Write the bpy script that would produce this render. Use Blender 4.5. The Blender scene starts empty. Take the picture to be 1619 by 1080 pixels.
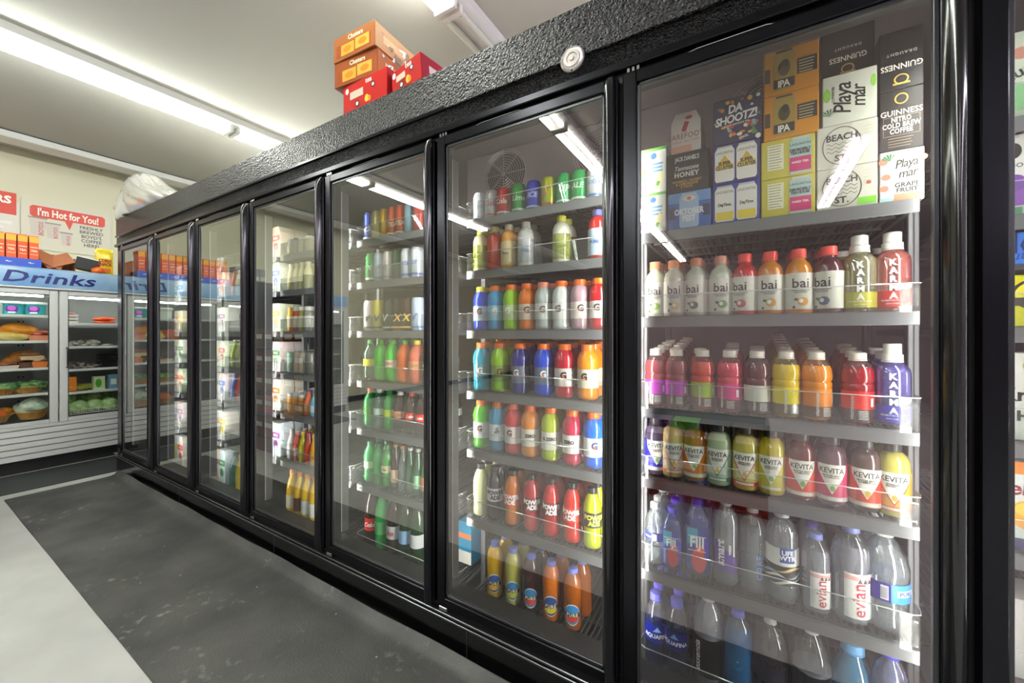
import bpy, math, random
from mathutils import Vector, Matrix
random.seed(7)
R = math.radians
S = bpy.context.scene
COL = S.collection

# ------------------------------------------------------------------ camera, world, exposure
F_PX, HZ, CAM_D, CAM_H = 620.0, 528.0, 1.2, 1.264
YAW = 31.35
cd = bpy.data.cameras.new('camera'); cam = bpy.data.objects.new('camera', cd); COL.objects.link(cam)
cd.sensor_width = 36.0; cd.lens = F_PX / 1619 * 36; cd.shift_y = -(540 - HZ) / 1619; cd.clip_start = 0.02
cam.location = (0, -CAM_D, CAM_H); cam.rotation_euler = (R(90), 0, R(YAW)); S.camera = cam
W = bpy.data.worlds.new('world'); S.world = W; W.use_nodes = True
W.node_tree.nodes['Background'].inputs[0].default_value = (0.9, 0.92, 1.0, 1)
W.node_tree.nodes['Background'].inputs[1].default_value = 0.6
S.view_settings.view_transform = 'Standard'; S.view_settings.look = 'None'
S.view_settings.exposure = 0.0; S.view_settings.gamma = 1.0; S.view_settings.use_curve_mapping = False
try:
    S.cycles.use_denoising = True
    S.cycles.transparent_max_bounces = 24; S.cycles.max_bounces = 10
    S.cycles.sample_clamp_indirect = 6.0; S.cycles.caustics_reflective = False; S.cycles.caustics_refractive = False
except Exception: pass
TUBE_E, LED_E = 48.0, 62.0
SN, CS = math.sin(R(90 - YAW)), math.cos(R(90 - YAW))     # angle between view axis and the cooler front
TN = SN / CS
def wx(px, Y=0.0):                                         # world X of an image column on the plane Y
    return (CAM_D + Y) * (TN - F_PX / (CS * CS) / (px + 208.0))

# ------------------------------------------------------------------ materials
_m = {}
def lin(c):
    if isinstance(c, str):
        c = c.lstrip('#'); c = c if len(c) == 6 else ''.join(q+q for q in c); c = [int(c[i:i+2], 16) / 255 for i in (0, 2, 4)]
    return tuple(((x / 12.92) if x <= 0.04045 else ((x + 0.055) / 1.055) ** 2.4) for x in c) + (1,)
def newmat(name):
    m = bpy.data.materials.new(name); m.use_nodes = True
    return m, m.node_tree, m.node_tree.nodes['Principled BSDF']
def mat(c, rough=0.5, metal=0.0, spec=0.5, coat=0.0):
    k = ('p', str(c), rough, metal, spec, coat)
    if k in _m: return _m[k]
    m, nt, p = newmat('surface'); p.inputs['Base Color'].default_value = lin(c)
    p.inputs['Roughness'].default_value = rough; p.inputs['Metallic'].default_value = metal
    p.inputs['Specular IOR Level'].default_value = spec; p.inputs['Coat Weight'].default_value = coat
    _m[k] = m; return m
def noisy(c1, c2, scale=6, rough=0.5, bump=0.0, bscale=None, detail=5, metal=0.0, r2=None, dist=0.002, lo=0.35, hi=0.65, coat=0):
    k = ('n', str(c1), str(c2), scale, rough, bump, bscale, detail, metal, r2, lo, hi)
    if k in _m: return _m[k]
    m, nt, p = newmat('mottled'); N = nt.nodes; L = nt.links
    tc = N.new('ShaderNodeTexCoord'); nz = N.new('ShaderNodeTexNoise'); nz.inputs['Scale'].default_value = scale; nz.inputs['Detail'].default_value = detail
    L.new(tc.outputs['Object'], nz.inputs['Vector'])
    cr = N.new('ShaderNodeValToRGB'); cr.color_ramp.elements[0].position = lo; cr.color_ramp.elements[1].position = hi
    cr.color_ramp.elements[0].color = lin(c1); cr.color_ramp.elements[1].color = lin(c2)
    L.new(nz.outputs['Fac'], cr.inputs['Fac']); L.new(cr.outputs['Color'], p.inputs['Base Color'])
    p.inputs['Roughness'].default_value = rough; p.inputs['Metallic'].default_value = metal; p.inputs['Coat Weight'].default_value = coat
    if r2 is not None:
        mr = N.new('ShaderNodeMapRange'); L.new(nz.outputs['Fac'], mr.inputs['Value']); mr.inputs['From Min'].default_value = lo; mr.inputs['From Max'].default_value = hi
        mr.inputs['To Min'].default_value = rough; mr.inputs['To Max'].default_value = r2; L.new(mr.outputs['Result'], p.inputs['Roughness'])
    if bump:
        n2 = N.new('ShaderNodeTexNoise'); n2.inputs['Scale'].default_value = bscale or scale * 8; n2.inputs['Detail'].default_value = 2
        L.new(tc.outputs['Object'], n2.inputs['Vector'])
        b = N.new('ShaderNodeBump'); b.inputs['Strength'].default_value = bump; b.inputs['Distance'].default_value = dist
        L.new(n2.outputs['Fac'], b.inputs['Height']); L.new(b.outputs['Normal'], p.inputs['Normal'])
    _m[k] = m; return m
def emis(c, e):
    k = ('e', str(c), e)
    if k in _m: return _m[k]
    m, nt, p = newmat('lamp'); p.inputs['Base Color'].default_value = lin(c)
    p.inputs['Emission Color'].default_value = lin(c); p.inputs['Emission Strength'].default_value = e
    _m[k] = m; return m
def clear(c='#ffffff', refl=0.08, rough=0.02, body=0.0, bodyc=None, edge=0.0, power=3.0):
    """thin clear plastic, glass or tinted liquid: transparent + mirror reflection growing to the rim, plus some scattering body colour"""
    k = ('c', str(c), refl, rough, body, str(bodyc), edge)
    if k in _m: return _m[k]
    m, nt, p = newmat('clear'); N = nt.nodes; L = nt.links; out = N['Material Output']; N.remove(p)
    tr = N.new('ShaderNodeBsdfTransparent'); tr.inputs[0].default_value = lin(c)
    base = tr.outputs[0]
    if body > 0:
        df = N.new('ShaderNodeBsdfPrincipled'); df.inputs['Base Color'].default_value = lin(bodyc or c); df.inputs['Roughness'].default_value = 0.25
        mx = N.new('ShaderNodeMixShader'); mx.inputs[0].default_value = body
        L.new(tr.outputs[0], mx.inputs[1]); L.new(df.outputs[0], mx.inputs[2]); base = mx.outputs[0]
    gl = N.new('ShaderNodeBsdfGlossy'); gl.inputs['Roughness'].default_value = rough
    lw = N.new('ShaderNodeLayerWeight'); lw.inputs[0].default_value = 0.5
    pw = N.new('ShaderNodeMath'); pw.operation = 'POWER'; pw.inputs[1].default_value = power; L.new(lw.outputs['Facing'], pw.inputs[0])
    ml = N.new('ShaderNodeMath'); ml.operation = 'MULTIPLY_ADD'; ml.inputs[1].default_value = 0.55 if edge == 0 else edge; ml.inputs[2].default_value = refl
    L.new(pw.outputs[0], ml.inputs[0])
    m2 = N.new('ShaderNodeMixShader'); L.new(ml.outputs[0], m2.inputs[0]); L.new(base, m2.inputs[1]); L.new(gl.outputs[0], m2.inputs[2])
    L.new(m2.outputs[0], out.inputs['Surface'])
    _m[k] = m; return m
def vivid(c, k=1.42, v=1.0):
    if not isinstance(c, str) : return c
    import colorsys
    q = c.lstrip('#'); q = [int(q[i:i+2], 16)/255 for i in (0, 2, 4)]; h, s_, v_ = colorsys.rgb_to_hsv(*q); return '#%02x%02x%02x' % tuple(int(255*x) for x in colorsys.hsv_to_rgb(h, min(1, s_*k), v_*v))
def liquid(c): c = vivid(c); return clear(c, 0.05, 0.05, 0.84, c, edge=0.4)
WATER = lambda: clear('#f4f8fb', 0.16, 0.03, 0.22, '#e6eef4', edge=0.75, power=1.6)

# ------------------------------------------------------------------ mesh helpers
class MB:
    def __init__(s): s.v = []; s.f = []; s.mi = []; s.mats = []
    def _mi(s, m):
        if m not in s.mats: s.mats.append(m)
        return s.mats.index(m)
    def add(s, vs, fs, m):
        b = len(s.v); i = s._mi(m); s.v += [tuple(v) for v in vs]
        for f in fs: s.f.append(tuple(b + q for q in f)); s.mi.append(i)
        return s
    def box(s, x0, x1, y0, y1, z0, z1, m, bev=0.0, M=None):
        if bev > 0:
            b = min(bev, (x1-x0)/2.01, (y1-y0)/2.01, (z1-z0)/2.01)
            vs = []; fs = []; idx = {}
            def gv(i, j, k, ax):
                key = (i, j, k, ax)
                if key not in idx:
                    x = (x0, x1)[i]; y = (y0, y1)[j]; z = (z0, z1)[k]
                    if ax != 0: x += (b, -b)[i]
                    if ax != 1: y += (b, -b)[j]
                    if ax != 2: z += (b, -b)[k]
                    idx[key] = len(vs); vs.append((x, y, z))
                return idx[key]
            for i in (0, 1):
                q = [gv(i, 0, 0, 0), gv(i, 1, 0, 0), gv(i, 1, 1, 0), gv(i, 0, 1, 0)]; fs.append(q if i else q[::-1])
                q = [gv(0, i, 0, 1), gv(1, i, 0, 1), gv(1, i, 1, 1), gv(0, i, 1, 1)]; fs.append(q[::-1] if i else q)
                q = [gv(0, 0, i, 2), gv(1, 0, i, 2), gv(1, 1, i, 2), gv(0, 1, i, 2)]; fs.append(q if i else q[::-1])
            for i in (0, 1):
                for j in (0, 1):
                    fs.append([gv(i, j, 0, 0), gv(i, j, 1, 0), gv(i, j, 1, 1), gv(i, j, 0, 1)])
                    fs.append([gv(i, 0, j, 0), gv(i, 1, j, 0), gv(i, 1, j, 2), gv(i, 0, j, 2)])
                    fs.append([gv(0, i, j, 1), gv(1, i, j, 1), gv(1, i, j, 2), gv(0, i, j, 2)])
                    for k in (0, 1): fs.append([gv(i, j, k, 0), gv(i, j, k, 1), gv(i, j, k, 2)])
        else:
            vs = [(x0,y0,z0),(x1,y0,z0),(x1,y1,z0),(x0,y1,z0),(x0,y0,z1),(x1,y0,z1),(x1,y1,z1),(x0,y1,z1)]
            fs = [(0,3,2,1),(4,5,6,7),(0,1,5,4),(1,2,6,5),(2,3,7,6),(3,0,4,7)]
        if M: vs = [M @ Vector(v) for v in vs]
        return s.add(vs, fs, m)
    def lathe(s, prof, m, n=20, c=(0, 0, 0), axis='z', cap0=True, cap1=True, sq=None, sx=1.0):
        vs = []; fs = []
        for (r, z) in prof:
            for i in range(n):
                a = 2*math.pi*i/n; ca, sa = math.cos(a), math.sin(a)
                if sq:
                    k = (abs(ca)**sq + abs(sa)**sq) ** (-1/sq); ca *= k; sa *= k
                p = (r*ca*sx, r*sa, z)
                if axis == 'x': p = (z, r*ca, r*sa)
                if axis == 'y': p = (r*ca, z, r*sa)
                vs.append((p[0]+c[0], p[1]+c[1], p[2]+c[2]))
        for j in range(len(prof)-1):
            for i in range(n):
                a, b = j*n+i, j*n+(i+1) % n; fs.append((a, b, b+n, a+n))
        if cap0: fs.append(tuple(range(n))[::-1])
        if cap1: fs.append(tuple((len(prof)-1)*n+i for i in range(n)))
        return s.add(vs, fs, m)
    def tube(s, pts, r, m, n=8, closed=False):
        pts = [Vector(p) for p in pts]; vs = []; fs = []; k = len(pts)
        for i, p in enumerate(pts):
            a = pts[(i-1) % k] if (closed or i) else p; b = pts[(i+1) % k] if (closed or i < k-1) else p
            d = (b - a).normalized(); up = Vector((0, 0, 1)) if abs(d.z) < 0.9 else Vector((0, 1, 0))
            e = d.cross(up).normalized(); g = d.cross(e)
            for j in range(n):
                t = 2*math.pi*j/n; vs.append(p + e*r*math.cos(t) + g*r*math.sin(t))
        for i in range(k if closed else k-1):
            for j in range(n):
                a = i*n+j; b = i*n+(j+1) % n; c = ((i+1) % k)*n+(j+1) % n; d = ((i+1) % k)*n+j; fs.append((a, b, c, d))
        if not closed: fs += [tuple(range(n)), tuple((k-1)*n+j for j in range(n))]
        return s.add(vs, fs, m)
    def prism(s, poly, y0, y1, m, plane='xz'):
        n = len(poly)
        P = (lambda a, b, t: (a, t, b)) if plane == 'xz' else ((lambda a, b, t: (t, a, b)) if plane == 'yz' else (lambda a, b, t: (a, b, t)))
        vs = [P(a, b, y0) for a, b in poly] + [P(a, b, y1) for a, b in poly]
        fs = [tuple(range(n)), tuple(range(n, 2*n))[::-1]] + [(i, i+n, (i+1) % n+n, (i+1) % n) for i in range(n)]
        return s.add(vs, fs, m)
    def mesh(s, name, smooth=True, ang=35):
        me = bpy.data.meshes.new(name); me.from_pydata(s.v, [], s.f)
        for m in s.mats: me.materials.append(m)
        me.polygons.foreach_set('material_index', s.mi)
        me.update()
        import bmesh
        bm = bmesh.new(); bm.from_mesh(me); bmesh.ops.recalc_face_normals(bm, faces=bm.faces); bm.to_mesh(me); bm.free()
        if smooth:
            me.polygons.foreach_set('use_smooth', [True]*len(me.polygons)); me.set_sharp_from_angle(angle=R(ang))
        return me
    def obj(s, name, parent=None, loc=(0, 0, 0), rz=0.0, smooth=True, ang=35):
        return link(name, s.mesh(name, smooth, ang), parent, loc, rz)
def link(name, me, parent=None, loc=(0, 0, 0), rz=0.0):
    o = bpy.data.objects.new(name, me); COL.objects.link(o); o.location = loc; o.rotation_euler = (0, 0, rz)
    if parent: o.parent = parent
    return o
def tag(o, label, cat, group=None, kind=None):
    if label: o['label'] = label
    if cat: o['category'] = cat
    if group: o['group'] = group
    if kind: o['kind'] = kind
    return o
def empty(name, loc, label, cat, group=None, rz=0.0):
    o = link(name, None, None, loc, rz); o.empty_display_size = 0.05; return tag(o, label, cat, group)
def struct(o): o['kind'] = 'structure'; return o

_t = {}
def text_pts(s, size, bold=0.0, space=1.0, shear=0.0):
    k = (s, size, bold, space, shear)
    if k in _t: return _t[k]
    cu = bpy.data.curves.new('t', 'FONT'); cu.body = s; cu.size = size; cu.align_x = 'CENTER'; cu.align_y = 'CENTER'
    cu.resolution_u = 2; cu.offset = bold * size; cu.space_character = space; cu.shear = shear; cu.space_line = 0.85
    ob = bpy.data.objects.new('t', cu); me = bpy.data.meshes.new_from_object(ob)
    vs = [(v.co.x, v.co.y) for v in me.vertices]; fs = [tuple(p.vertices) for p in me.polygons]
    if vs:
        cx = (min(v[0] for v in vs)+max(v[0] for v in vs))/2; cy = (min(v[1] for v in vs)+max(v[1] for v in vs))/2
        vs = [(x-cx, y-cy) for x, y in vs]
    bpy.data.objects.remove(ob); bpy.data.curves.remove(cu); bpy.data.meshes.remove(me)
    _t[k] = (vs, fs); return _t[k]
def text_flat(mb, s, size, m, x=0, z=0, y=0, rot=0, bold=0.02, space=1.0, shear=0.0, sx=1.0, sz=1.0, face='-y', flip=False):
    vs, fs = text_pts(s, size, bold, space, shear); c, q = math.cos(rot), math.sin(rot); out = []
    for a, b in vs:
        a *= sx; b *= sz; a, b = a*c-b*q, a*q+b*c
        out.append((x+a, y, z+b) if face == '-y' else ((y, x+a, z+b) if face == '+x' else (x+a, z+b, y)))
    return mb.add(out, fs, m)
def text_wrap(mb, s, size, m, r, z=0, ang=0, rot=0, bold=0.02, space=1.0, shear=0.0, sx=1.0):
    vs, fs = text_pts(s, size, bold, space, shear); c, q = math.cos(rot), math.sin(rot); out = []
    for a, b in vs:
        a *= sx; a, b = a*c-b*q, a*q+b*c
        t = ang + a/r; out.append((r*math.sin(t), -r*math.cos(t), z+b))
    return mb.add(out, fs, m)
def wrap_strip(mb, m, r, lo, hi, a0, a1, n=24):
    vs = []; fs = []
    for i in range(n+1):
        u = i/n; t = a0+(a1-a0)*u; l, h = lo(t) if callable(lo) else lo, hi(t) if callable(hi) else hi
        if h < l: h = l
        vs += [(r*math.sin(t), -r*math.cos(t), l), (r*math.sin(t), -r*math.cos(t), h)]
    for i in range(n): fs.append((2*i, 2*i+2, 2*i+3, 2*i+1))
    return mb.add(vs, fs, m)

# ------------------------------------------------------------------ shared materials
BLACKGLOSS = mat('#0b0b0c', 0.16, 0, 0.6)
BLACKALU = mat('#26262a', 0.24, 0.9)
BLACKMATTE = mat('#0c0c0d', 0.55)
DARKGREY = mat('#2a2a2c', 0.5)
PEBBLE = noisy('#050506', '#0e0e10', 30, 0.16, 1.0, 125, metal=0, dist=0.03)
WHITE = mat('#e8e8e6', 0.35); WHITEMETAL = mat('#d9dad6', 0.3, 0, 0.5)
CHROME = mat('#c8c8cc', 0.18, 1.0)
GREYRAIL = mat('#737477', 0.35, 0.3)
INK = mat('#1b1b1d', 0.5)

# ------------------------------------------------------------------ the room
XL, XR, YB, YF, ZC = -6.38, 5.0, -9.6, 4.4, 3.15
def wallbox(name, a, m): return struct(MB().box(*a, m).obj(name))
wallbox('floor', (XL-.2, XR+.2, YB-.2, YF+.2, -0.1, 0), noisy('#b2b2ae', '#c4c4c0', 2.3, 0.42, 0.25, 60, 6, dist=0.0008))
wallbox('ceiling', (XL-.2, XR+.2, YB-.2, YF+.2, ZC, ZC+.1), mat('#c1bfb8', 0.9))
wallbox('wall_left', (XL-.2, XL, YB-.2, YF+.2, 0, ZC), mat('#dcd9c0', 0.85))
wallbox('wall_right', (XR, XR+.2, YB-.2, YF+.2, 0, ZC), mat('#c9bfc4', 0.85))
wallbox('wall_back', (XL, XR, YF, YF+.2, 0, ZC), mat('#c9c9be', 0.85))
wallbox('wall_front', (XL, XR, YB-.2, YB, 0, ZC), mat('#c6bcbe', 0.85))
struct(MB().box(XL, XL+0.02, YB, YF, 0, 0.1, BLACKMATTE).obj('baseboard_left'))

def light_fixture(x, y0, lits, label, wide=0.17, zc=ZC, tint='#fbfff6'):
    t = empty('ceiling_light', (x, y0, zc), label, 'light', 'strip lights on the ceiling')
    L = 2.44*len(lits)
    MB().box(-wide/2, wide/2, 0, L, -0.055, 0, WHITE, 0.004).obj('housing', t)
    b = MB().prism([(-wide*.5, -.056), (-wide*.33, -.075), (wide*.33, -.075), (wide*.5, -.056)], 0.0, L, WHITE); b.obj('reflector', t)
    for k, lit in enumerate(lits):
        for s in (-1, 1):
            m = emis(tint, TUBE_E) if lit else mat('#d8dad0', 0.3)
            tb = MB().lathe([(0.019, 0.05+2.44*k), (0.019, 2.39+2.44*k)], m, 12, (s*wide*.25, 0, -0.098), 'y').obj('tube', t)
        for yy in (0.012+2.44*k, 2.40+2.44*k):
            MB().box(-wide*.38, wide*.38, yy, yy+.03, -.125, -.07, WHITE, .004).obj('tube_socket', t)
    return t
light_fixture(-3.93, -9.29, [0, 0, 1, 1, 1], 'long lit strip light crossing the ceiling at upper left', 0.21)
light_fixture(-1.43, -9.29, [1, 1, 1, 1, 0], 'strip light above the cardboard boxes, its end tubes unlit', 0.19)
light_fixture(0.87, -5.85, [1], 'short strip light overhead, seen only mirrored in the widest door', 0.19, tint='#f6f0ff')
light_fixture(0.87, 0.25, [1], 'added fill strip light above the near cooler end, out of the frame', 0.19, tint='#f3eeff')  # added fixture, brightens the ceiling on the right
light_fixture(3.4, -6.85, [1, 1, 1, 1], 'added unseen fill strip light farthest right, behind the cooler end', 0.19, tint='#f6f0ff')  # unseen tubes added as fill light from the right
t = empty('ceiling_light', (-5.95, -9.29, ZC), 'unlit slim strip fixture along the ceiling above the drinks fridge', 'light')
MB().box(-.11, .11, 0, 12.2, -.07, 0, WHITE, .006).obj('housing', t); MB().box(-.125, -.11, 0, 12.2, -.03, -.018, INK).obj('seam', t)
MB().box(.11, .114, 0, 12.2, -.012, -.004, INK).obj('seam', t)

# ------------------------------------------------------------------ floor mats
MATM = noisy('#353633', '#4b4a45', 2.2, 0.55, 0.6, 160, 9, r2=0.42, dist=0.0015)
def scuffed():
    m = noisy('#343433', '#4b4a48', 2.6, 0.58, 0.7, 160, 10, r2=0.40, dist=0.002).copy(); nt = m.node_tree; N = nt.nodes; L = nt.links; p = N['Principled BSDF']
    base = p.inputs['Base Color'].links[0].from_socket; tc = [n for n in N if n.type == 'TEX_COORD'][0]
    vo = N.new('ShaderNodeTexVoronoi'); vo.inputs['Scale'].default_value = 9; L.new(tc.outputs['Object'], vo.inputs['Vector'])
    lt = N.new('ShaderNodeMath'); lt.operation = 'LESS_THAN'; lt.inputs[1].default_value = .035; L.new(vo.outputs['Distance'], lt.inputs[0])
    n1 = N.new('ShaderNodeTexNoise'); n1.inputs['Scale'].default_value = 26; n1.inputs['Detail'].default_value = 8; L.new(tc.outputs['Object'], n1.inputs['Vector'])
    n2 = N.new('ShaderNodeTexNoise'); n2.inputs['Scale'].default_value = 2.1; L.new(tc.outputs['Object'], n2.inputs['Vector'])
    g1 = N.new('ShaderNodeMapRange'); g1.inputs['From Min'].default_value = .58; g1.inputs['From Max'].default_value = .72; L.new(n1.outputs['Fac'], g1.inputs['Value'])
    g2 = N.new('ShaderNodeMapRange'); g2.inputs['From Min'].default_value = .52; g2.inputs['From Max'].default_value = .66; L.new(n2.outputs['Fac'], g2.inputs['Value'])
    mu = N.new('ShaderNodeMath'); mu.operation = 'MULTIPLY'; L.new(g1.outputs[0], mu.inputs[0]); L.new(g2.outputs[0], mu.inputs[1])
    m8 = N.new('ShaderNodeMath'); m8.operation = 'MULTIPLY'; m8.inputs[1].default_value = .55; L.new(mu.outputs[0], m8.inputs[0])
    mx = N.new('ShaderNodeMath'); mx.operation = 'MAXIMUM'; L.new(m8.outputs[0], mx.inputs[0]); L.new(lt.outputs[0], mx.inputs[1])
    mc = N.new('ShaderNodeMixRGB'); mc.inputs[2].default_value = lin('#a8a79f'); L.new(mx.outputs[0], mc.inputs[0]); L.new(base, mc.inputs[1]); L.new(mc.outputs[0], p.inputs['Base Color'])
    return m
MATM = scuffed()
def matmesh(x0, x1, y0, y1, curl, m, name):
    b = MB(); n = 90; rows = []
    prof = [(y0, 0.001), (y0+.003, .007), (y0+.05, .008), (y1-.09, .008), (y1-.05, .011), (y1-.025, .02), (y1-.006, .045), (y1, .047)] if curl else [(y0, .001), (y0+.003, .007), (y1-.003, .007), (y1, .001)]
    vs = []; k = len(prof)
    for i in range(n+1):
        x = x0+(x1-x0)*i/n; w = 0.005*math.sin(x*5.1)+0.003*math.sin(x*11+1)
        for j, (y, z) in enumerate(prof):
            vs.append((x, y+(w*(.6 if curl and j > 3 else .12)), z))
    fs = [(i*k+j, (i+1)*k+j, (i+1)*k+j+1, i*k+j+1) for i in range(n) for j in range(k-1)]
    b.add(vs, fs, m); o = b.obj(name); return o
tag(matmesh(-4.83, 1.6, -0.665, -0.035, True, MATM, 'floor_mat'), 'long dark grey rubber mat on the floor along the cooler doors', 'mat')
tag(MB().box(-5.60, -4.98, -2.6, 0.6, 0.0, 0.008, noisy('#26282a', '#303233', 3, 0.6, 0.4, 150), .003).obj('floor_mat'), 'dark rubber mat lying before the white drinks fridge', 'mat')

# ------------------------------------------------------------------ walk-in cooler
CX = [-4.813, -4.022, -3.273, -2.531, -1.7915, -1.0608, -0.3267, 0.3966, 1.13]        # left edge of each door, and the end
CL, CR = -5.0, 1.9
cooler = empty('walk_in_cooler', (0, 0, 0), 'black walk-in cooler with eight glass doors along the aisle', 'cooler')
b = MB()
b.box(CL, CR, -0.012, 0.10, 2.165, 2.32, PEBBLE, .002)
b.obj('header', cooler)
MB().box(CL, -1.03, -0.020, -0.012, 2.150, 2.165, BLACKALU, .002).obj('header_ridge', cooler)
MB().box(-1.03, CR, -0.022, -0.012, 2.150, 2.167, PEBBLE, .002).obj('header_ridge', cooler)
MB().box(CL, -0.325, -0.008, 0.10, 2.085, 2.150, PEBBLE).obj('header_panel', cooler)
MB().box(-0.322, CR, -0.008, 0.10, 2.085, 2.150, PEBBLE).obj('header_panel', cooler)
MB().box(CL, CR, -0.024, 0.08, 2.060, 2.085, BLACKALU, .003).obj('frame_rail', cooler)
b = MB(); b.box(CL, CR, 0.0, 0.07, 2.028, 2.06, BLACKMATTE); b.obj('door_track', cooler)
b = MB(); b.box(CL, CR, 0.0, 0.10, .055, 0.215, BLACKMATTE); b.box(CL, CR, -0.008, 0.0, 0.0, 0.135, BLACKGLOSS); b.box(CL, CR, -.006, .1, 0, .06, BLACKGLOSS); b.obj('kick_plate', cooler)
for i, x in enumerate([CL+.02, -3.6, -2.3, -.93, .2, 1.5]):
    MB().box(x, x+.0025, -.0095, -.008, .01, .125, mat('#4a4a4c', .3, .5)).obj('kick_seam', cooler)
MB().box(CL, CR, -0.030, 0.0, 0.163, 0.172, mat('#77777a', .25, .9), .002).obj('sill_rail', cooler)
MB().box(CL, CR, -0.026, 0.0, 0.140, 0.150, mat('#77777a', .25, .9), .002).obj('sill_rail', cooler)
INNER = mat('#3a3639', 0.5); 
b = MB(); b.box(CL, CR, 2.6, 2.66, 0, 2.3, INNER); b.box(CL, CR, 0.07, 2.66, 2.285, 2.30, mat('#6a6266', .5)); b.obj('inner_lining', cooler)
MB().box(CL-.002, CL+.05, 0.1, 2.66, 0, 2.318, mat('#3c3c3e', .4)).obj('end_panel', cooler)
MB().box(CR-.05, CR, 0.1, 2.66, 0, 2.318, mat('#3c3c3e', .4)).obj('end_panel', cooler)
MB().box(CL+.05, CR-.05, 0.1, 2.6, 0.0, 0.055, mat('#19191b', .35)).obj('cooler_floor', cooler)
MB().box(CL, CL+.155, 0.0, 0.1, 0.215, 2.03, BLACKALU).obj('frame_post', cooler)
MB().box(CR-.2, CR, 0.0, 0.1, 0.215, 2.03, BLACKALU).obj('frame_post', cooler)
MB().box(CL, CR, 0.1, 2.6, 2.303, 2.318, mat('#c4c0ba', .7)).obj('cooler_roof', cooler)
def pane_mat():                                           # low-emissivity coated glass: rosy near head-on, neutral at a glancing angle
    m, nt, p = newmat('coated_glass'); N = nt.nodes; L = nt.links; out = N['Material Output']; N.remove(p)
    tr = N.new('ShaderNodeBsdfTransparent'); tr.inputs[0].default_value = lin('#eef1ef')
    lw = N.new('ShaderNodeLayerWeight'); lw.inputs[0].default_value = 0.5
    cr = N.new('ShaderNodeValToRGB'); cr.color_ramp.elements[0].position = .0; cr.color_ramp.elements[1].position = .55
    cr.color_ramp.elements[0].color = (1, .83, .84, 1); cr.color_ramp.elements[1].color = (.97, 1, .93, 1); L.new(lw.outputs['Facing'], cr.inputs['Fac'])
    gl = N.new('ShaderNodeBsdfGlossy'); gl.inputs['Roughness'].default_value = 0.0; L.new(cr.outputs['Color'], gl.inputs['Color'])
    pw = N.new('ShaderNodeMath'); pw.operation = 'POWER'; pw.inputs[1].default_value = 2.6; L.new(lw.outputs['Facing'], pw.inputs[0])
    ml = N.new('ShaderNodeMath'); ml.operation = 'MULTIPLY_ADD'; ml.inputs[1].default_value = .65; ml.inputs[2].default_value = PANE_R; L.new(pw.outputs[0], ml.inputs[0])
    m2 = N.new('ShaderNodeMixShader'); L.new(ml.outputs[0], m2.inputs[0]); L.new(tr.outputs[0], m2.inputs[1]); L.new(gl.outputs[0], m2.inputs[2]); L.new(m2.outputs[0], out.inputs['Surface'])
    return m
PANE_R = 0.18
DOORGLASS = pane_mat(); THINCLEAR = clear('#fbfdfc', 0.0, 0.0, 0, None, edge=0.02)
for i in range(9):
    x = CX[i] if i < 8 else CX[8]
    if i > 0:
        MB().box(x-.032, x+.010, 0.0, 0.055, 0.215, 2.03, BLACKMATTE, .003).obj('mullion', cooler)
    lt = MB().box(x-.026, x+.004, 0.055, 0.066, 0.25, 1.99, mat('#b9b9bb', .3, .2), .002).obj('lamp_strip', cooler)
    if x < 0: MB().box(x+.002, x+.0045, 0.062, 0.100, 0.25, 1.99, mat('#55565a', .4, .2)).obj('added_shield', lt)  # added fin, hides the glowing tube and stops its light going right
    MB().lathe([(0.006, .28), (0.009, .285), (0.009, 1.955), (0.006, 1.96)], emis('#fffaf4', LED_E*[1, .8, .8, 1.1, 1.9, 1.9, 1.6, .85, 1][i]), 8, (x-.013, .078, 0)).obj('lamp_tube', lt)
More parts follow.
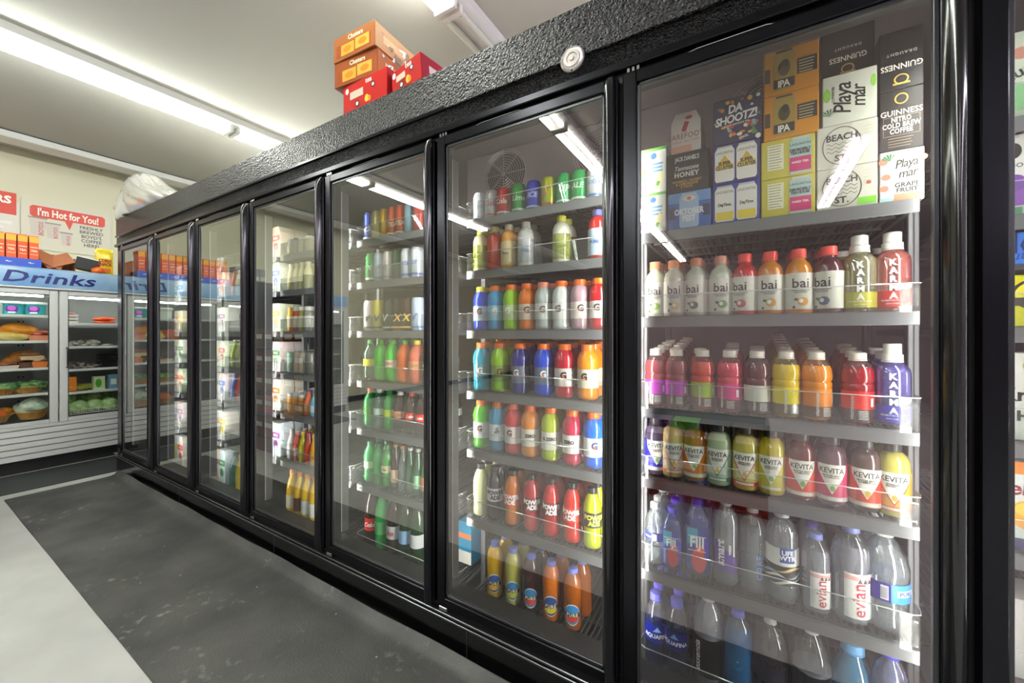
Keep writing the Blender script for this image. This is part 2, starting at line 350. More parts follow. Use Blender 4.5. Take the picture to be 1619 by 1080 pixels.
for i in range(8):
    x0, x1 = CX[i], CX[i+1]-.016
    z0, z1 = .195, 2.038; s = .040
    fr = MB(); ya, yb = -.030, -.002
    fr.box(x0, x0+s, ya, yb, z0, z1, BLACKALU, .003); fr.box(x1-s, x1, ya, yb, z0, z1, BLACKALU, .003)
    fr.box(x0+s-.002, x1-s+.002, ya, yb, z0, z0+.036, BLACKALU, .003); fr.box(x0+s-.002, x1-s+.002, ya, yb, z1-.034, z1, BLACKALU, .003)
    dr = fr.obj('door', cooler)
    g = MB()                                              # inner gasket lip round the pane
    for a in ((x0+s, x0+s+.009, z0+.036, z1-.034), (x1-s-.009, x1-s, z0+.036, z1-.034), (x0+s, x1-s, z0+.036, z0+.046), (x0+s, x1-s, z1-.044, z1-.034)):
        g.box(a[0], a[1], -.022, -.006, a[2], a[3], mat('#4c4d50', .3, .8), .001)
    g.obj('spacer', dr)
    p = MB(); gx0, gx1, gz0, gz1 = x0+s-.004, x1-s+.004, z0+.03, z1-.03
    p.add([(gx0, -.019, gz0), (gx1, -.019, gz0), (gx1, -.019, gz1), (gx0, -.019, gz1)], [(0, 1, 2, 3)], DOORGLASS)
    p.add([(gx0, -.009, gz0), (gx1, -.009, gz0), (gx1, -.009, gz1), (gx0, -.009, gz1)], [(3, 2, 1, 0)], THINCLEAR)
    o = link('glass_pane', None, dr) if False else None
    me = bpy.data.meshes.new('glass_pane'); me.from_pydata(p.v, [], p.f)
    for m in p.mats: me.materials.append(m)
    me.polygons.foreach_set('material_index', p.mi); link('glass_pane', me, dr)
    h = MB(); hx = x1-.021; hp = []
    for k in range(9):
        t = math.pi*k/8; hp.append((-.018*math.cos(t), -.030-.030*math.sin(t)))
    n = len(hp); zs = [(z0-.012, .35), (z0+.0, .8), (z0+.03, 1.0), (z1-.075, 1.0), (z1-.035, .93), (z1-.008, .6), (z1+.002, .25)]
    vs = []; fs = []
    for (z, q) in zs:
        for (a, y) in hp: vs.append((hx+a*(.75+.25*q), -.030+(y+.030)*q, z))
    for j in range(len(zs)-1):
        for k in range(n-1): fs.append((j*n+k, j*n+k+1, (j+1)*n+k+1, (j+1)*n+k))
        fs.append((j*n+n-1, j*n, (j+1)*n, (j+1)*n+n-1))
    fs += [tuple(range(n)), tuple((len(zs)-1)*n+k for k in range(n))]
    h.add(vs, fs, mat('#101013', 0.13, 0.2, 0.8)); h.obj('handle', dr, ang=50)
    hb = MB()
    for k in range(3): hb.box(x0+.012+.014*k, x0+.020+.014*k, -.028, -.004, 2.040, 2.052, CHROME, .001)
    hb.obj('hinge', dr)
    hb = MB(); hb.box(x0+.01, x0+.05, -.03, -.004, .178, .194, CHROME, .002); hb.obj('hinge', dr)
    MB().tube([(x0+.09, -.012, 2.045), (x0+.16, -.012, 2.044), (x0+.20, -.012, 2.051), (x0+.36, -.012, 2.051), (x0+.38, -.012, 2.046)], .0016, CHROME, 6).obj('closer_rod', dr)
# medallion on the header
md = MB(); md.lathe([(.040, 0), (.040, -.006), (.036, -.010), (.032, -.008), (.028, -.008), (.026, -.011), (.018, -.011), (.016, -.008), (.008, -.008), (.007, -.012), (.001, -.012)], mat('#c9c2bd', .3, .6), 28, (0, 0, 0), 'y')
for z in (.036, -.036): md.lathe([(.004, -.006), (.003, -.013), (.001, -.013)], CHROME, 8, (0, 0, z), 'y')
tag(md.obj('lock_medallion', None, (wx(908, -.01), -.0225, 2.145)), 'round silver medallion on the black cooler header', 'medallion')
# evaporator with three fan guards under the cooler ceiling
ev = empty('evaporator', (0, 0, 0), 'ceiling evaporator unit with round wire fan guards inside the cooler', 'cooling unit')
MB().box(-1.42, .38, .62, 1.0, 1.985, 2.283, mat('#7e7478', .5), .01).obj('casing', ev)
for k, fx in enumerate((-1.144, -.605, .055)):
    MB().lathe([(.118, .612), (.118, .62)], mat('#1c1a1b', .6), 24, (fx, 0, 2.13), 'y').obj('fan_opening', ev)
    fb = MB()
    for q in range(4):
        a = q*math.pi/2+.4; M = Matrix.Translation((fx, .604, 2.13)) @ Matrix.Rotation(a, 4, 'Y') @ Matrix.Rotation(.4, 4, 'X')
        fb.box(.02, .105, -.002, .002, -.03, .03, DARKGREY, M=M)
    fb.lathe([(.025, .600), (.025, .612)], DARKGREY, 14, (fx, 0, 2.13), 'y'); fb.obj('fan_blade', ev)
    gd = MB()
    for q in range(1, 11):
        r = .0135*q; gd.tube([(fx+r*math.cos(2*math.pi*j/28), .585+.0008*q, 2.13+r*math.sin(2*math.pi*j/28)) for j in range(28)], .0013, mat('#b5a9a8', .3, .6), 4, True)
    for q in range(4):
        a = q*math.pi/4; gd.tube([(fx-.137*math.cos(a), .590, 2.13-.137*math.sin(a)), (fx+.137*math.cos(a), .590, 2.13+.137*math.sin(a))], .0016, mat('#b5a9a8', .3, .6), 4)
    gd.obj('fan_guard', ev)

# ------------------------------------------------------------------ shelving in each bay
DOORN = ['leftmost door', 'second door from left', 'third door from left', 'fourth door from left', 'fifth door from left', 'third widest door', 'widest door', 'door cut off at right edge']
DOORN = ['first door', 'second door', 'third door', 'fourth door', 'fifth door', 'sixth door', 'widest door', 'right-edge door']
ZS = [1.755, 1.535, 1.280, 1.020, 0.770, 0.475, 0.137]
Z7 = [1.600, 1.322, 1.022, 0.790, 0.484, 0.140]
YS = 0.150
DECK = mat('#4d4d50', .45, .4); ACR = clear('#fafcfb', 0.03, 0.02, 0.012, '#ffffff', edge=0.4, power=2.5); RIM = clear('#ffffff', 0.30, 0.05, 0.62, '#f2f5f4')
SL = .11
def slope(i, k): return 0.0 if i < 3 or i == 7 or (i == 6 and k == 0) else SL
Y0S = YS+.10
def shelving(i, zs, guards):
    x0, x1 = CX[i]+.014, CX[i+1]-.042
    u = empty('shelving_unit', (0, 0, 0), 'dark wire shelving unit with price rails behind the %s' % DOORN[i], 'shelves', 'cooler shelving')
    for x in (x0-.021, x1+.023):
        for y in (.30, .80):
            MB().box(x-.006, x+.006, y, y+.03, .056, 1.80, mat('#77777b', .4, .5), .002).obj('upright', u)
    for k, z in enumerate(zs):
        b = MB(); b.box(x0, x1, YS, YS+.012, z-.022, z, DECK, .001); g_ = slope(i, k); zz = lambda y: z+max(0, y-Y0S)*g_; zb = zz(.806)
        b.box(x0, x1, .80, .812, zb-.022, zb-.001, DECK)
        def bar(xa, xb, t0, t1): b.prism([(YS+.008, z-t1), (Y0S, z-t1), (.806, zb-t1), (.806, zb-t0), (Y0S, z-t0), (YS+.008, z-t0)], xa, xb, DECK, 'yz')
        for xx in (x0, x1-.012): bar(xx, xx+.012, .004, .022)
        n = 34
        for q in range(n+1):
            xx = x0+.006+(x1-x0-.012)*q/n; bar(xx-.0022, xx+.0022, .002, .008)
        for yy in (.28, .42, .56, .70): b.box(x0, x1, yy, yy+.008, zz(yy)-.016, zz(yy)-.008, DECK)
        sh = b.obj('shelf', u, smooth=False)
        if z > .2:
            MB().box(x0, x1, YS-.008, YS-.001, z-.036, z-.001, GREYRAIL, .0015).obj('price_rail', sh)
        if guards[k]:
            gz0, gz1 = z-.004, z+guards[k]; e = .008
            # clear fence with its ends curled back
            path = [(x0-e+.002, YS+.055), (x0-e, YS+.02), (x0-e+.006, YS-.004), (x0-e+.02, YS-.012)]
            path = path + [(x1+e-.02, YS-.012), (x1+e-.006, YS-.004), (x1+e, YS+.02), (x1+e-.002, YS+.055)]
            g = MB(); m2 = len(path)
            vs = [(a, c, gz0) for a, c in path]+[(a, c, gz1) for a, c in path]+[(a, c+.003, gz0) for a, c in path]+[(a, c+.003, gz1) for a, c in path]
            fs = [(q, q+1, m2+q+1, m2+q) for q in range(m2-1)]+[(2*m2+q, 2*m2+q+1, 3*m2+q+1, 3*m2+q) for q in range(m2-1)]+[(m2+q, m2+q+1, 3*m2+q+1, 3*m2+q) for q in range(m2-1)]
            g.add(vs, fs, ACR); g.obj('guard', sh, ang=60)
            MB().tube([(a, c, gz1) for a, c in path], .0015, RIM, 6).obj('guard_rim', sh)
            MB().box(x1-.04, x1-.004, YS-.018, YS-.0135, gz0+.016, gz1-.012, clear('#ffffff', .2, .12, .06, '#e8e8ea', edge=.3), .002).obj('guard_clip', sh)
    return u
G = .070
for i in range(8):
    if i == 6: shelving(i, Z7, [0, .068, .084, .072, .088, .085])
    else: shelving(i, ZS, [.070, .072, .074, .078, .078, .080, .075 if i == 4 else 0])

# ------------------------------------------------------------------ bottles, cans, cartons
def rnd(seed): return random.Random(seed)
BACK = Z7 and None
# body profiles (radius, height) in metres; cap (r, z0, z1); band (z0, z1) of the label
KINDS = {
 'stout':  dict(p=[(.028,0),(.0335,.004),(.0345,.012),(.0345,.105),(.0335,.122),(.028,.138),(.018,.149),(.0165,.152),(.0165,.166)], cap=(.0185,.160,.182), lab=(.012,.112), n='juice_bottle'),
 'sport':  dict(p=[(.031,0),(.0355,.004),(.0365,.012),(.0365,.128),(.034,.140),(.024,.152),(.019,.156),(.019,.166)], cap=(.0215,.160,.176), cap2=(.0185,.176,.202), lab=(.01,.05), n='flavoured_water_bottle'),
 'waist':  dict(p=[(.028,0),(.0335,.006),(.0345,.02),(.0335,.03),(.0345,.04),(.0345,.088),(.0360,.094),(.0355,.104),(.0330,.108),(.0365,.114),(.0365,.128),(.034,.146),(.028,.160),(.018,.170),(.0165,.172),(.0165,.18)], cap=(.0195,.174,.192), lab=(.040,.088), n='vitamin_drink_bottle'),
 'shoulder': dict(p=[(.029,0),(.032,.004),(.033,.012),(.033,.122),(.0315,.138),(.026,.152),(.018,.160),(.0155,.162),(.0155,.170)], cap=(.0175,.166,.186), lab=(.014,.112), n='kombucha_bottle'),
 'ribbed': dict(p=[(.024,0),(.030,.004),(.0315,.014),(.029,.024),(.0315,.034),(.029,.046),(.0315,.058),(.0290,.070),(.031,.074),(.031,.104),(.0300,.108),(.0325,.120),(.031,.138),(.024,.156),(.013,.172),(.0125,.176),(.0125,.184)], cap=(.0145,.180,.195), lab=(.076,.103), n='water_bottle'),
 'square': dict(p=[(.027,0),(.033,.005),(.034,.015),(.034,.135),(.031,.150),(.018,.172),(.0135,.178),(.0135,.19)], cap=(.0155,.182,.202), lab=(.018,.132), sq=5, n='square_water_bottle'),
 'tall':   dict(p=[(.027,0),(.0335,.006),(.0345,.02),(.0345,.175),(.033,.20),(.026,.226),(.0145,.244),(.0135,.248),(.0135,.258)], cap=(.0155,.252,.268), lab=(.04,.150), n='water_bottle'),
 'soda':   dict(p=[(.022,0),(.030,.005),(.0335,.018),(.0345,.035),(.0325,.060),(.0315,.075),(.0325,.080),(.0325,.118),(.0345,.128),(.0345,.145),(.031,.165),(.022,.188),(.0135,.202),(.0125,.206),(.0125,.216)], cap=(.0150,.208,.226), lab=(.080,.118), n='soda_bottle'),
 'sportsdrink': dict(p=[(.029,0),(.0345,.005),(.0355,.018),(.0335,.032),(.0345,.045),(.0345,.100),(.0370,.108),(.0375,.122),(.036,.136),(.031,.152),(.0215,.164),(.0205,.168),(.0205,.175)], cap=(.0230,.168,.186), lab=(.040,.102), n='sports_drink_bottle'),
 'twist':  dict(p=[(.027,0),(.0335,.006),(.0345,.02),(.0325,.04),(.0325,.062),(.0345,.070),(.0345,.125),(.032,.145),(.024,.168),(.0150,.182),(.0140,.184),(.0140,.192)], cap=(.0175,.186,.204), lab=(.074,.124), n='sports_drink_bottle'),
 'glass':  dict(p=[(.026,0),(.029,.004),(.030,.012),(.030,.105),(.0285,.122),(.020,.150),(.0135,.178),(.0125,.20),(.0135,.205)], cap=(.0140,.203,.212), lab=(.035,.095), n='glass_bottle'),
 'milk':   dict(p=[(.026,0),(.029,.004),(.030,.012),(.030,.082),(.026,.110),(.017,.135),(.016,.150),(.019,.158)], cap=(.0185,.155,.166), lab=None, n='glass_milk_bottle'),
 'carafe': dict(p=[(.030,0),(.034,.005),(.035,.02),(.034,.105),(.0355,.135),(.0355,.17),(.031,.195),(.022,.215),(.0165,.222),(.0160,.230)], cap=(.0185,.222,.240), lab=(.03,.105), n='juice_bottle'),
 'twolitre': dict(p=[(.036,0),(.050,.008),(.054,.03),(.054,.15),(.052,.16),(.054,.17),(.054,.19),(.046,.225),(.030,.262),(.0145,.285),(.0135,.29),(.0135,.30)], cap=(.0160,.292,.312), lab=(.085,.15), n='large_soda_bottle'),
 'large':  dict(p=[(.036,0),(.048,.008),(.052,.025),(.049,.045),(.052,.060),(.052,.135),(.0535,.140),(.0535,.165),(.046,.195),(.030,.225),(.016,.242),(.0150,.245),(.0150,.252)], cap=(.0190,.246,.264), lab=(.090,.134), n='large_water_bottle'),
 'can':    dict(p=[(.024,0),(.028,.002),(.0325,.012),(.0325,.104),(.0285,.115),(.0265,.117),(.0265,.120),(.0245,.119),(.024,.116)], cap=None, lab=None, n='drink_can'),
 'tallcan':dict(p=[(.022,0),(.026,.002),(.0295,.012),(.0295,.138),(.026,.149),(.0245,.151),(.0245,.154),(.0225,.153),(.022,.150)], cap=None, lab=None, n='drink_can'),
 'jug':    dict(p=[(.040,0),(.046,.006),(.048,.02),(.050,.09),(.047,.13),(.035,.165),(.024,.185),(.021,.192),(.020,.205)], cap=(.0240,.198,.218), lab=(.03,.095), n='juice_jug'),
 'jar':    dict(p=[(.026,0),(.029,.004),(.030,.012),(.030,.07),(.026,.082),(.024,.085),(.024,.092)], cap=(.0265,.086,.100), lab=(.016,.062), n='drink_jar'),
}
_k = {}
def cached(key, fn):
    if key not in _k: _k[key] = fn()
    return _k[key]
def scaled(K, s, w=1.0): return [(r*w, z*s) for r, z in K['p']]
def bottle(kind, x, y, z, body, capc, label, cat='bottle', group=None, labc=None, art=None, artkey=None, H=None, w=1.0, rz=None, simple=False, level=None, gloss=None):
    """one bottle or can: body mesh with cap and label parts, lettering a sub-part of the label"""
    K = KINDS[kind]; h0 = (K['cap'][2] if K['cap'] else K['p'][-3][1]); s = (H/h0) if H else 1.0
    if 'cap2' in K: s = (H/K['cap2'][2]) if H else 1.0
    s = round(s, 3); bm = body if not isinstance(body, str) else (mat(vivid(body), .25, .3, .5) if kind in ('can', 'tallcan') else liquid(body))
    rmx = max(q[0] for q in K['p'])*w; tiltx = 0.0
    for q in range(8):
        if CX[q] < x < CX[q+1] and z < 2.2:
            if simple and y > Y0S and 2 < q < 7 and z < 1.755+.01: tiltx = math.atan(SL); z += (y-Y0S)*SL
            x = min(max(x, CX[q]+.012+rmx), CX[q+1]-.041-rmx)
    n = 14 if simple else 24
    def fb():
        b = MB(); pr = scaled(K, s, w)
        if level and not simple:                                   # clear headspace over the drink
            zl = level*s*h0; lower = [q for q in pr if q[1] < zl]; up = [q for q in pr if q[1] >= zl]
            r = lower[-1][0]+(up[0][0]-lower[-1][0])*((zl-lower[-1][1])/(up[0][1]-lower[-1][1]))
            b.lathe(lower+[(r, zl)], bm, n, sq=K.get('sq'), cap1=True); b.lathe([(r, zl)]+up, clear('#f4f6f6', .1, .04, .06, '#d8dcdc'), n, sq=K.get('sq'), cap0=False)
        else: b.lathe(pr, bm, n, sq=K.get('sq'))
        return b.mesh(K['n'], True, 50)
    o = link(K['n'], cached(('b', kind, str(body) if isinstance(body, str) else id(body), s, w, simple, level), fb), None, (x, y, z), rz if rz is not None else 0.0)
    o.rotation_euler[0] = tiltx; tag(o, label, cat, group)
    if K['cap'] and capc:
        def fc():
            b = MB(); r, a, c = K['cap']; a *= s; c *= s; m = mat(capc, .35) if isinstance(capc, str) else capc
            b.lathe([(r*w, a), (r*w, c-.002), (r*w-.0025, c)], m, n)
            if not simple:
                b.lathe([(r*w+.0008, a-.004), (r*w+.0008, a-.001)], m, n)
                if 'cap2' in K:
                    r, a, c = K['cap2']; b.lathe([(r*w, a*s), (r*w, c*s-.002), (r*w-.002, c*s)], m, n)
            return b.mesh('cap', True, 50)
        link('cap', cached(('c', kind, str(capc), s, w, simple), fc), o)
    if K['cap'] is None:
        link('lid', cached(('l', kind, s, w), lambda: MB().lathe([(.0255*w*(1 if kind == 'can' else .93), (h0-.004)*s), (.0255*w*(1 if kind == 'can' else .93), (h0-.001)*s)], CHROME, 16).mesh('lid')), o)
    if K['lab'] and labc:
        def fl():
            b = MB(); a, c = K['lab']; r = rr(K, w, a, c)-.0007
            m = mat(vivid(labc, 1.25, .95), .35) if isinstance(labc, str) else labc
            if K.get('sq'): b.lathe([(r, a*s), (r, c*s)], m, 24, sq=K['sq'], cap0=False, cap1=False)
            else: wrap_strip(b, m, r, a*s, c*s, -math.pi, math.pi, 14 if simple else 28)
            return b.mesh('label', True, 50)
        lb = link('label', cached(('L', kind, str(labc) if isinstance(labc, str) else id(labc), s, w, simple), fl), o)
    else: lb = o
    if art and not simple:
        me = cached(('a', kind, artkey, s, w), lambda: art(K, s, w).mesh('lettering', False))
        link('lettering' if lb is not o else 'print', me, lb)
    return o
def prad(K, z):
    P = K['p']
    for (r0, z0), (r1, z1) in zip(P, P[1:]):
        if z0 <= z <= z1 and z1 > z0: return r0+(r1-r0)*(z-z0)/(z1-z0)
    return P[-1][0]
def rr(K, w, a, c): return max(prad(K, a+(c-a)*i/8) for i in range(9))*w+.0014
def art_word(word, size, color, zc, rot=0, bold=.03, shear=0, ang=0, sub=None, extra=None, space=1.0, sx=1.0, subs=.008):
    def f(K, s, w):
        b = MB(); r = rr(K, w, zc-.01, zc+.01) if not K.get('sq') else K['p'][3][0]*w
        m = mat(color, .4)
        if K.get('sq'): text_flat(b, word, size*s, m, 0, zc*s, -r-.0016, rot, bold, space, shear, sx)
        else: text_wrap(b, word, size*s, m, r, zc*s, ang, rot, bold, space, shear, sx)
        if sub: text_wrap(b, sub, subs*s, m, r, zc*s-size*s*.62, ang, 0, .01, 1, 0, sx)
        if extra: extra(b, r, s)
        return b
    return f
def blob(b, r, col, z, ang, rx, rz):                       # a round fruit picture printed on a label
    wrap_strip(b, mat(col, .4), r, lambda t: z-rz*math.sqrt(max(0, 1-((t-ang)/rx)**2)), lambda t: z+rz*math.sqrt(max(0, 1-((t-ang)/rx)**2)), ang-rx, ang+rx, 14)
def flatblob(b, x, z, y, rx, rz, m, n=20):
    b.add([(x, y, z)]+[(x+rx*math.cos(2*math.pi*i/n), y, z+rz*math.sin(2*math.pi*i/n)) for i in range(n)], [(0, i+1, (i+1) % n+1) for i in range(n)], m)
ORD = ['first', 'second', 'third', 'fourth', 'fifth', 'sixth', 'seventh', 'eighth', 'ninth', 'tenth', 'eleventh', 'twelfth', 'thirteenth']
def lab(desc, k, shelf, door, behind=0):
    if behind:
        while len(desc.split())+len(('%s row behind %s in front %s %s' % (ORD[behind], ORD[k], shelf, DOORN[door])).split()) > 16: desc = desc.rsplit(' with', 1)[0] if ' with' in desc else desc.split(' ', 1)[1]
    s = '%s, %s from left, %s, %s' % (desc, ORD[k], shelf, DOORN[door])
    return s if not behind else '%s, %s row behind %s in front, %s, %s' % (desc, ORD[behind], ORD[k], shelf, DOORN[door])
def face(x, y, k=.55):                                     # turned partly towards the aisle where shoppers stand
    return math.atan2(-(0-x), (y+CAM_D))*-k if False else -k*math.atan2(x, y+CAM_D)
def rows(kind, o_args, x, y, z, n, pitch, desc, k, shelf, door, group, capc, body, **kw):
    for j in range(1, n+1):
        bottle(kind, x, y+pitch*j, z, body, capc, lab(desc, k, shelf, door, j), group=group, simple=True, **kw)

# ---- widest door (bay 6)
B = 6; YB0 = YS+.058
# second shelf: stout juice bottles
fr = ['#9fc24a', '#e8c070', '#6a5a50', '#7aa060', '#d0504a', '#e0a040', '#e8a030', '#4a5a80']
for k, (px, body, cap, d) in enumerate([(1031, '#d9dccb', '#e2936a', 'pale juice bottle with lime label and copper cap'), (1066, '#dfdccb', '#e2936a', 'pale juice bottle with peach label and copper cap'),
        (1101, '#d6dacd', '#e0906a', 'milky juice bottle with coconut label and copper cap'), (1140, '#d3dac9', '#e09a84', 'milky juice bottle with pale copper cap'),
        (1178, '#c8453f', '#f2473c', 'red juice bottle with white label and coral cap'), (1218, '#dd8f17', '#f2473c', 'amber juice bottle with peach label and coral cap'),
        (1263, '#df9214', '#f4564a', 'amber juice bottle with mango label and coral cap'), (1311, '#5b3038', '#f4564a', 'dark berry juice bottle with coral cap')]):
    y = YB0; x = wx(px, y)
    ex = (lambda c: (lambda b, r, s: (blob(b, r, c, .034, .15, .38, .012), blob(b, r, '#ffffff', .036, .02, .15, .006), blob(b, r+.0002, '#3a5a30', .040, -.30, .14, .004), blob(b, r, '#4a3020', .018, -.45, .10, .004))))(fr[k])
    bottle('stout', x, y, Z7[1], body, cap, lab(d, k, 'second shelf', B), group='white-labelled juice bottles', labc='#eeebe2', H=.188,
           art=art_word('bai', .037, '#26272a', .084, bold=.01, sub='ANTIOXIDANT\nINFUSION', subs=.0065, extra=ex), artkey='bai%d' % k, rz=face(x, y, .8)+[-.1, .0, -.35, 0, -.45, -.1, .12, -.5][k])
    rows('stout', 0, x, y, Z7[1], 2 if k < 4 else 3, .078, 'juice bottle', k, 'second shelf', B, 'white-labelled juice bottles', cap, body, H=.188, labc='#eeebe2')
def karma_art(col):
    def f(K, s, w):
        b = MB(); r = .0365*w+.0014
        for q, ch in enumerate('KARMA'): text_wrap(b, ch, .021*s, mat('#ffffff', .4), r, (.122-.021*q)*s, .05, 0, .05)
        text_wrap(b, 'PROBIOTIC WATER', .0055*s, mat('#ffffff', .4), r, .026*s, .05); text_wrap(b, 'BERRY CHERRY', .004*s, mat('#ffffff', .4), r, .018*s, .05)
        return b
    return f
for k, (px, col, body, d) in enumerate([(1359, '#d8d056', clear('#e6e2b8', .22, .06, .45, '#bdb98c'), 'clear bottle with yellow label and tall white cap'), (1414, '#e8483e', clear('#f5c4bd', .22, .06, .45, '#d87468'), 'pink bottle with red label and tall white cap')]):
    y = YB0; x = wx(px, y)
    bottle('sport', x, y, Z7[1]+.002, body, '#ece9e4', lab(d, 8+k, 'second shelf', B), group='tall-capped flavoured waters', labc=col, art=karma_art(col), artkey='karma', H=.207, rz=face(x, y, .9))
for k, px in ((0, 1330), (2, 1437)):
    y = .33; x = wx(px, y); bottle('sport', x, y, Z7[1], clear('#d8d8cc', .22, .06, .5, ['#b9b890', '#d98a80', '#5a58a8'][k]), '#dcd8d2', lab('%s tall-capped bottle' % ['olive', 'rose', 'indigo'][k], 8+k, 'second shelf', B, 1), group='tall-capped flavoured waters', H=.207, simple=True)
# third shelf: waisted drinks
VT = [(1029, '#9c5d62', '#d154cf', 'dusky drink bottle with magenta band'), (1070, '#9c5a5c', '#cf52cd', 'rosy drink bottle with magenta band'), (1111, '#e0653c', '#b9d42f', 'coral drink bottle with lime band'),
      (1154, '#e06a80', '#f04fa4', 'pink drink bottle with hot pink band'), (1197, '#5c2e32', '#e9e6dc', 'dark drink bottle with white band'), (1243, '#ecca0c', '#fbe513', 'yellow drink bottle with yellow band'),
      (1291, '#f5a832', '#f8981f', 'orange drink bottle with orange band'), (1356, '#9c2c38', '#e8463c', 'crimson drink bottle with red band')]
for k, (px, body, band, d) in enumerate(VT):
    y = YB0; x = wx(px, y)
    def va(K, s, w, band=band):
        b = MB(); r = .0345*w+.0012; wm = mat('#f2f2f0', .4)
        wrap_strip(b, clear('#e8e8ea', .1, .1, .5, '#5a5052'), r-.0004, .006*s, .0385*s, -math.pi, math.pi, 24)
        text_wrap(b, 'vitaminwater', .0125*s, wm, r, .045*s, -.55, math.pi/2, .02)
        for q in range(6): wrap_strip(b, wm, r, (.034-.0042*q)*s, (.0355-.0042*q)*s, -.15, .45, 6)
        wrap_strip(b, wm, r+.0002, .048*s, .070*s, .62, .85, 4)
        return b
    kk = 'vit'
    bottle('waist', x, y, Z7[2]+.001, body, '#f1e7dc', lab(d, k, 'third shelf', B), group='band-labelled drink bottles', labc=band, art=va, artkey=kk, H=.190, rz=face(x, y, .9)+[.0, .1, .3, -.1, .35, .5, .6, .2][k], level=.80)
    nb = [4, 5, 1, 3, 2, 7, 5, 3][k]
    rows('waist', 0, x-(.012 if k < 3 else -.002), y, Z7[2]+.001, nb, .076, 'capped drink bottle', k, 'third shelf', B, 'band-labelled drink bottles', '#e3dace', body, H=.190)
y = YB0; x = wx(1412, y)
bottle('sport', x, y, Z7[2]+.004, clear('#c4c0ee', .22, .06, .5, '#6a62b8'), '#efede8', lab('violet bottle with indigo label and tall cap', 8, 'third shelf', B), group='tall-capped flavoured waters', labc='#5f55c8', art=karma_art('#fff'), artkey='karma', H=.212, rz=face(x, y, .9))
for j in (1, 2): bottle('sport', wx(1405, y+.08*j), y+.08*j, Z7[2]+.004, clear('#c4c0ee', .22, .06, .5, '#4a449c'), '#e3e0da', lab('violet tall-capped bottle', 8, 'third shelf', B, j), group='tall-capped flavoured waters', H=.212, simple=True)
# fourth shelf: kombucha
def kev(col, colb, vee, sub):
    def f(K, s, w):
        b = MB(); r = .033*w+.0012; A = .95
        lo = lambda t: (.104-.062*(1-abs(t)/A)-.010)*s if abs(t) < A else .1*s
        wrap_strip(b, mat('#f4f1e6', .4), r, lo, .112*s, -A, A, 30)
        if vee:
            for sg in (-1, 1):
                wrap_strip(b, mat(vee, .4), r+.0003, lambda t: lo(t)-.004*s, lambda t: lo(t)+.001*s, -A if sg < 0 else 0, 0 if sg < 0 else A, 16)
        wrap_strip(b, mat(colb, .4), r+.0002, .014*s, .026*s, -math.pi, math.pi, 24)
        wrap_strip(b, mat('#efe9dc', .4), r+.0004, .0165*s, .0235*s, -.7, .7, 10)
        text_wrap(b, 'KEVITA', .020*s, INK, r+.0005, .096*s, 0, 0, .012, .95, 0, .92)
        text_wrap(b, sub, .0062*s, INK, r+.0005, .080*s, 0, 0, .02)
        blob(b, r+.0003, '#e2b83a' if vee else '#7fae3e', .048*s, .03, .16, .008)
        return b
    return f
KV = [(1025, '#52485a', '#4a45b8', '#cfcfe0', None, 'MASTER BREW\nKOMBUCHA', 'dark kombucha bottle with indigo label'), (1064, '#e3cb9c', '#f0dcc0', '#e8853a', '#d9542e', 'SPARKLING\nPROBIOTIC', 'cream kombucha bottle with orange-footed label'),
      (1099, '#a8742a', '#f09a20', '#efe2c4', None, 'MASTER BREW\nKOMBUCHA', 'brown kombucha bottle with orange label'), (1137, '#c6d3b4', '#cfe0d0', '#4f9a80', '#3f7a60', 'SPARKLING\nPROBIOTIC', 'mint kombucha bottle with green label'),
      (1179, '#d0c878', '#e3dfa2', '#d65a3a', '#c84a34', 'SPARKLING\nPROBIOTIC', 'straw kombucha bottle with red-footed label'), (1220, '#d8c95a', '#e0d25a', '#d9c02e', None, 'SPARKLING\nPROBIOTIC', 'yellow kombucha bottle with yellow label'),
      (1266, '#6a3026', '#ee4a22', '#e2c8c0', None, 'MASTER BREW\nKOMBUCHA', 'dark kombucha bottle with scarlet label'), (1314, '#6a5058', '#d8447a', '#d8c0cc', None, 'MASTER BREW\nKOMBUCHA', 'dark kombucha bottle with magenta label'),
      (1368, '#5a4a46', '#e8603a', '#e8c8b8', '#d83a2a', 'MASTER BREW\nKOMBUCHA', 'dark kombucha bottle with orange-red label'), (1424, '#c9c27c', '#efb45a', '#d8402a', '#c8402a', 'SPARKLING\nPROBIOTIC', 'pale kombucha bottle with peach label')]
for k, (px, body, labc, foot, vee, sub, d) in enumerate(KV):
    y = YB0; x = wx(px, y)
    bottle('shoulder', x, y, Z7[3]+.002, body, '#3d3c3a', lab(d, k, 'fourth shelf', B), group='kombucha bottles', labc=labc, art=kev(labc, foot, vee, sub), artkey='kev%d' % k, H=.188, w=1.06, rz=face(x, y, .9)+[.1, .15, -.1, -.15, -.1, -.05, .1, .05, .1, .05][k])
    rows('shoulder', 0, x, y, Z7[3]+.002, 2, .08, 'dark-capped bottle', k, 'fourth shelf', B, 'kombucha bottles', '#2c2b2a', body, H=.188, labc=labc)
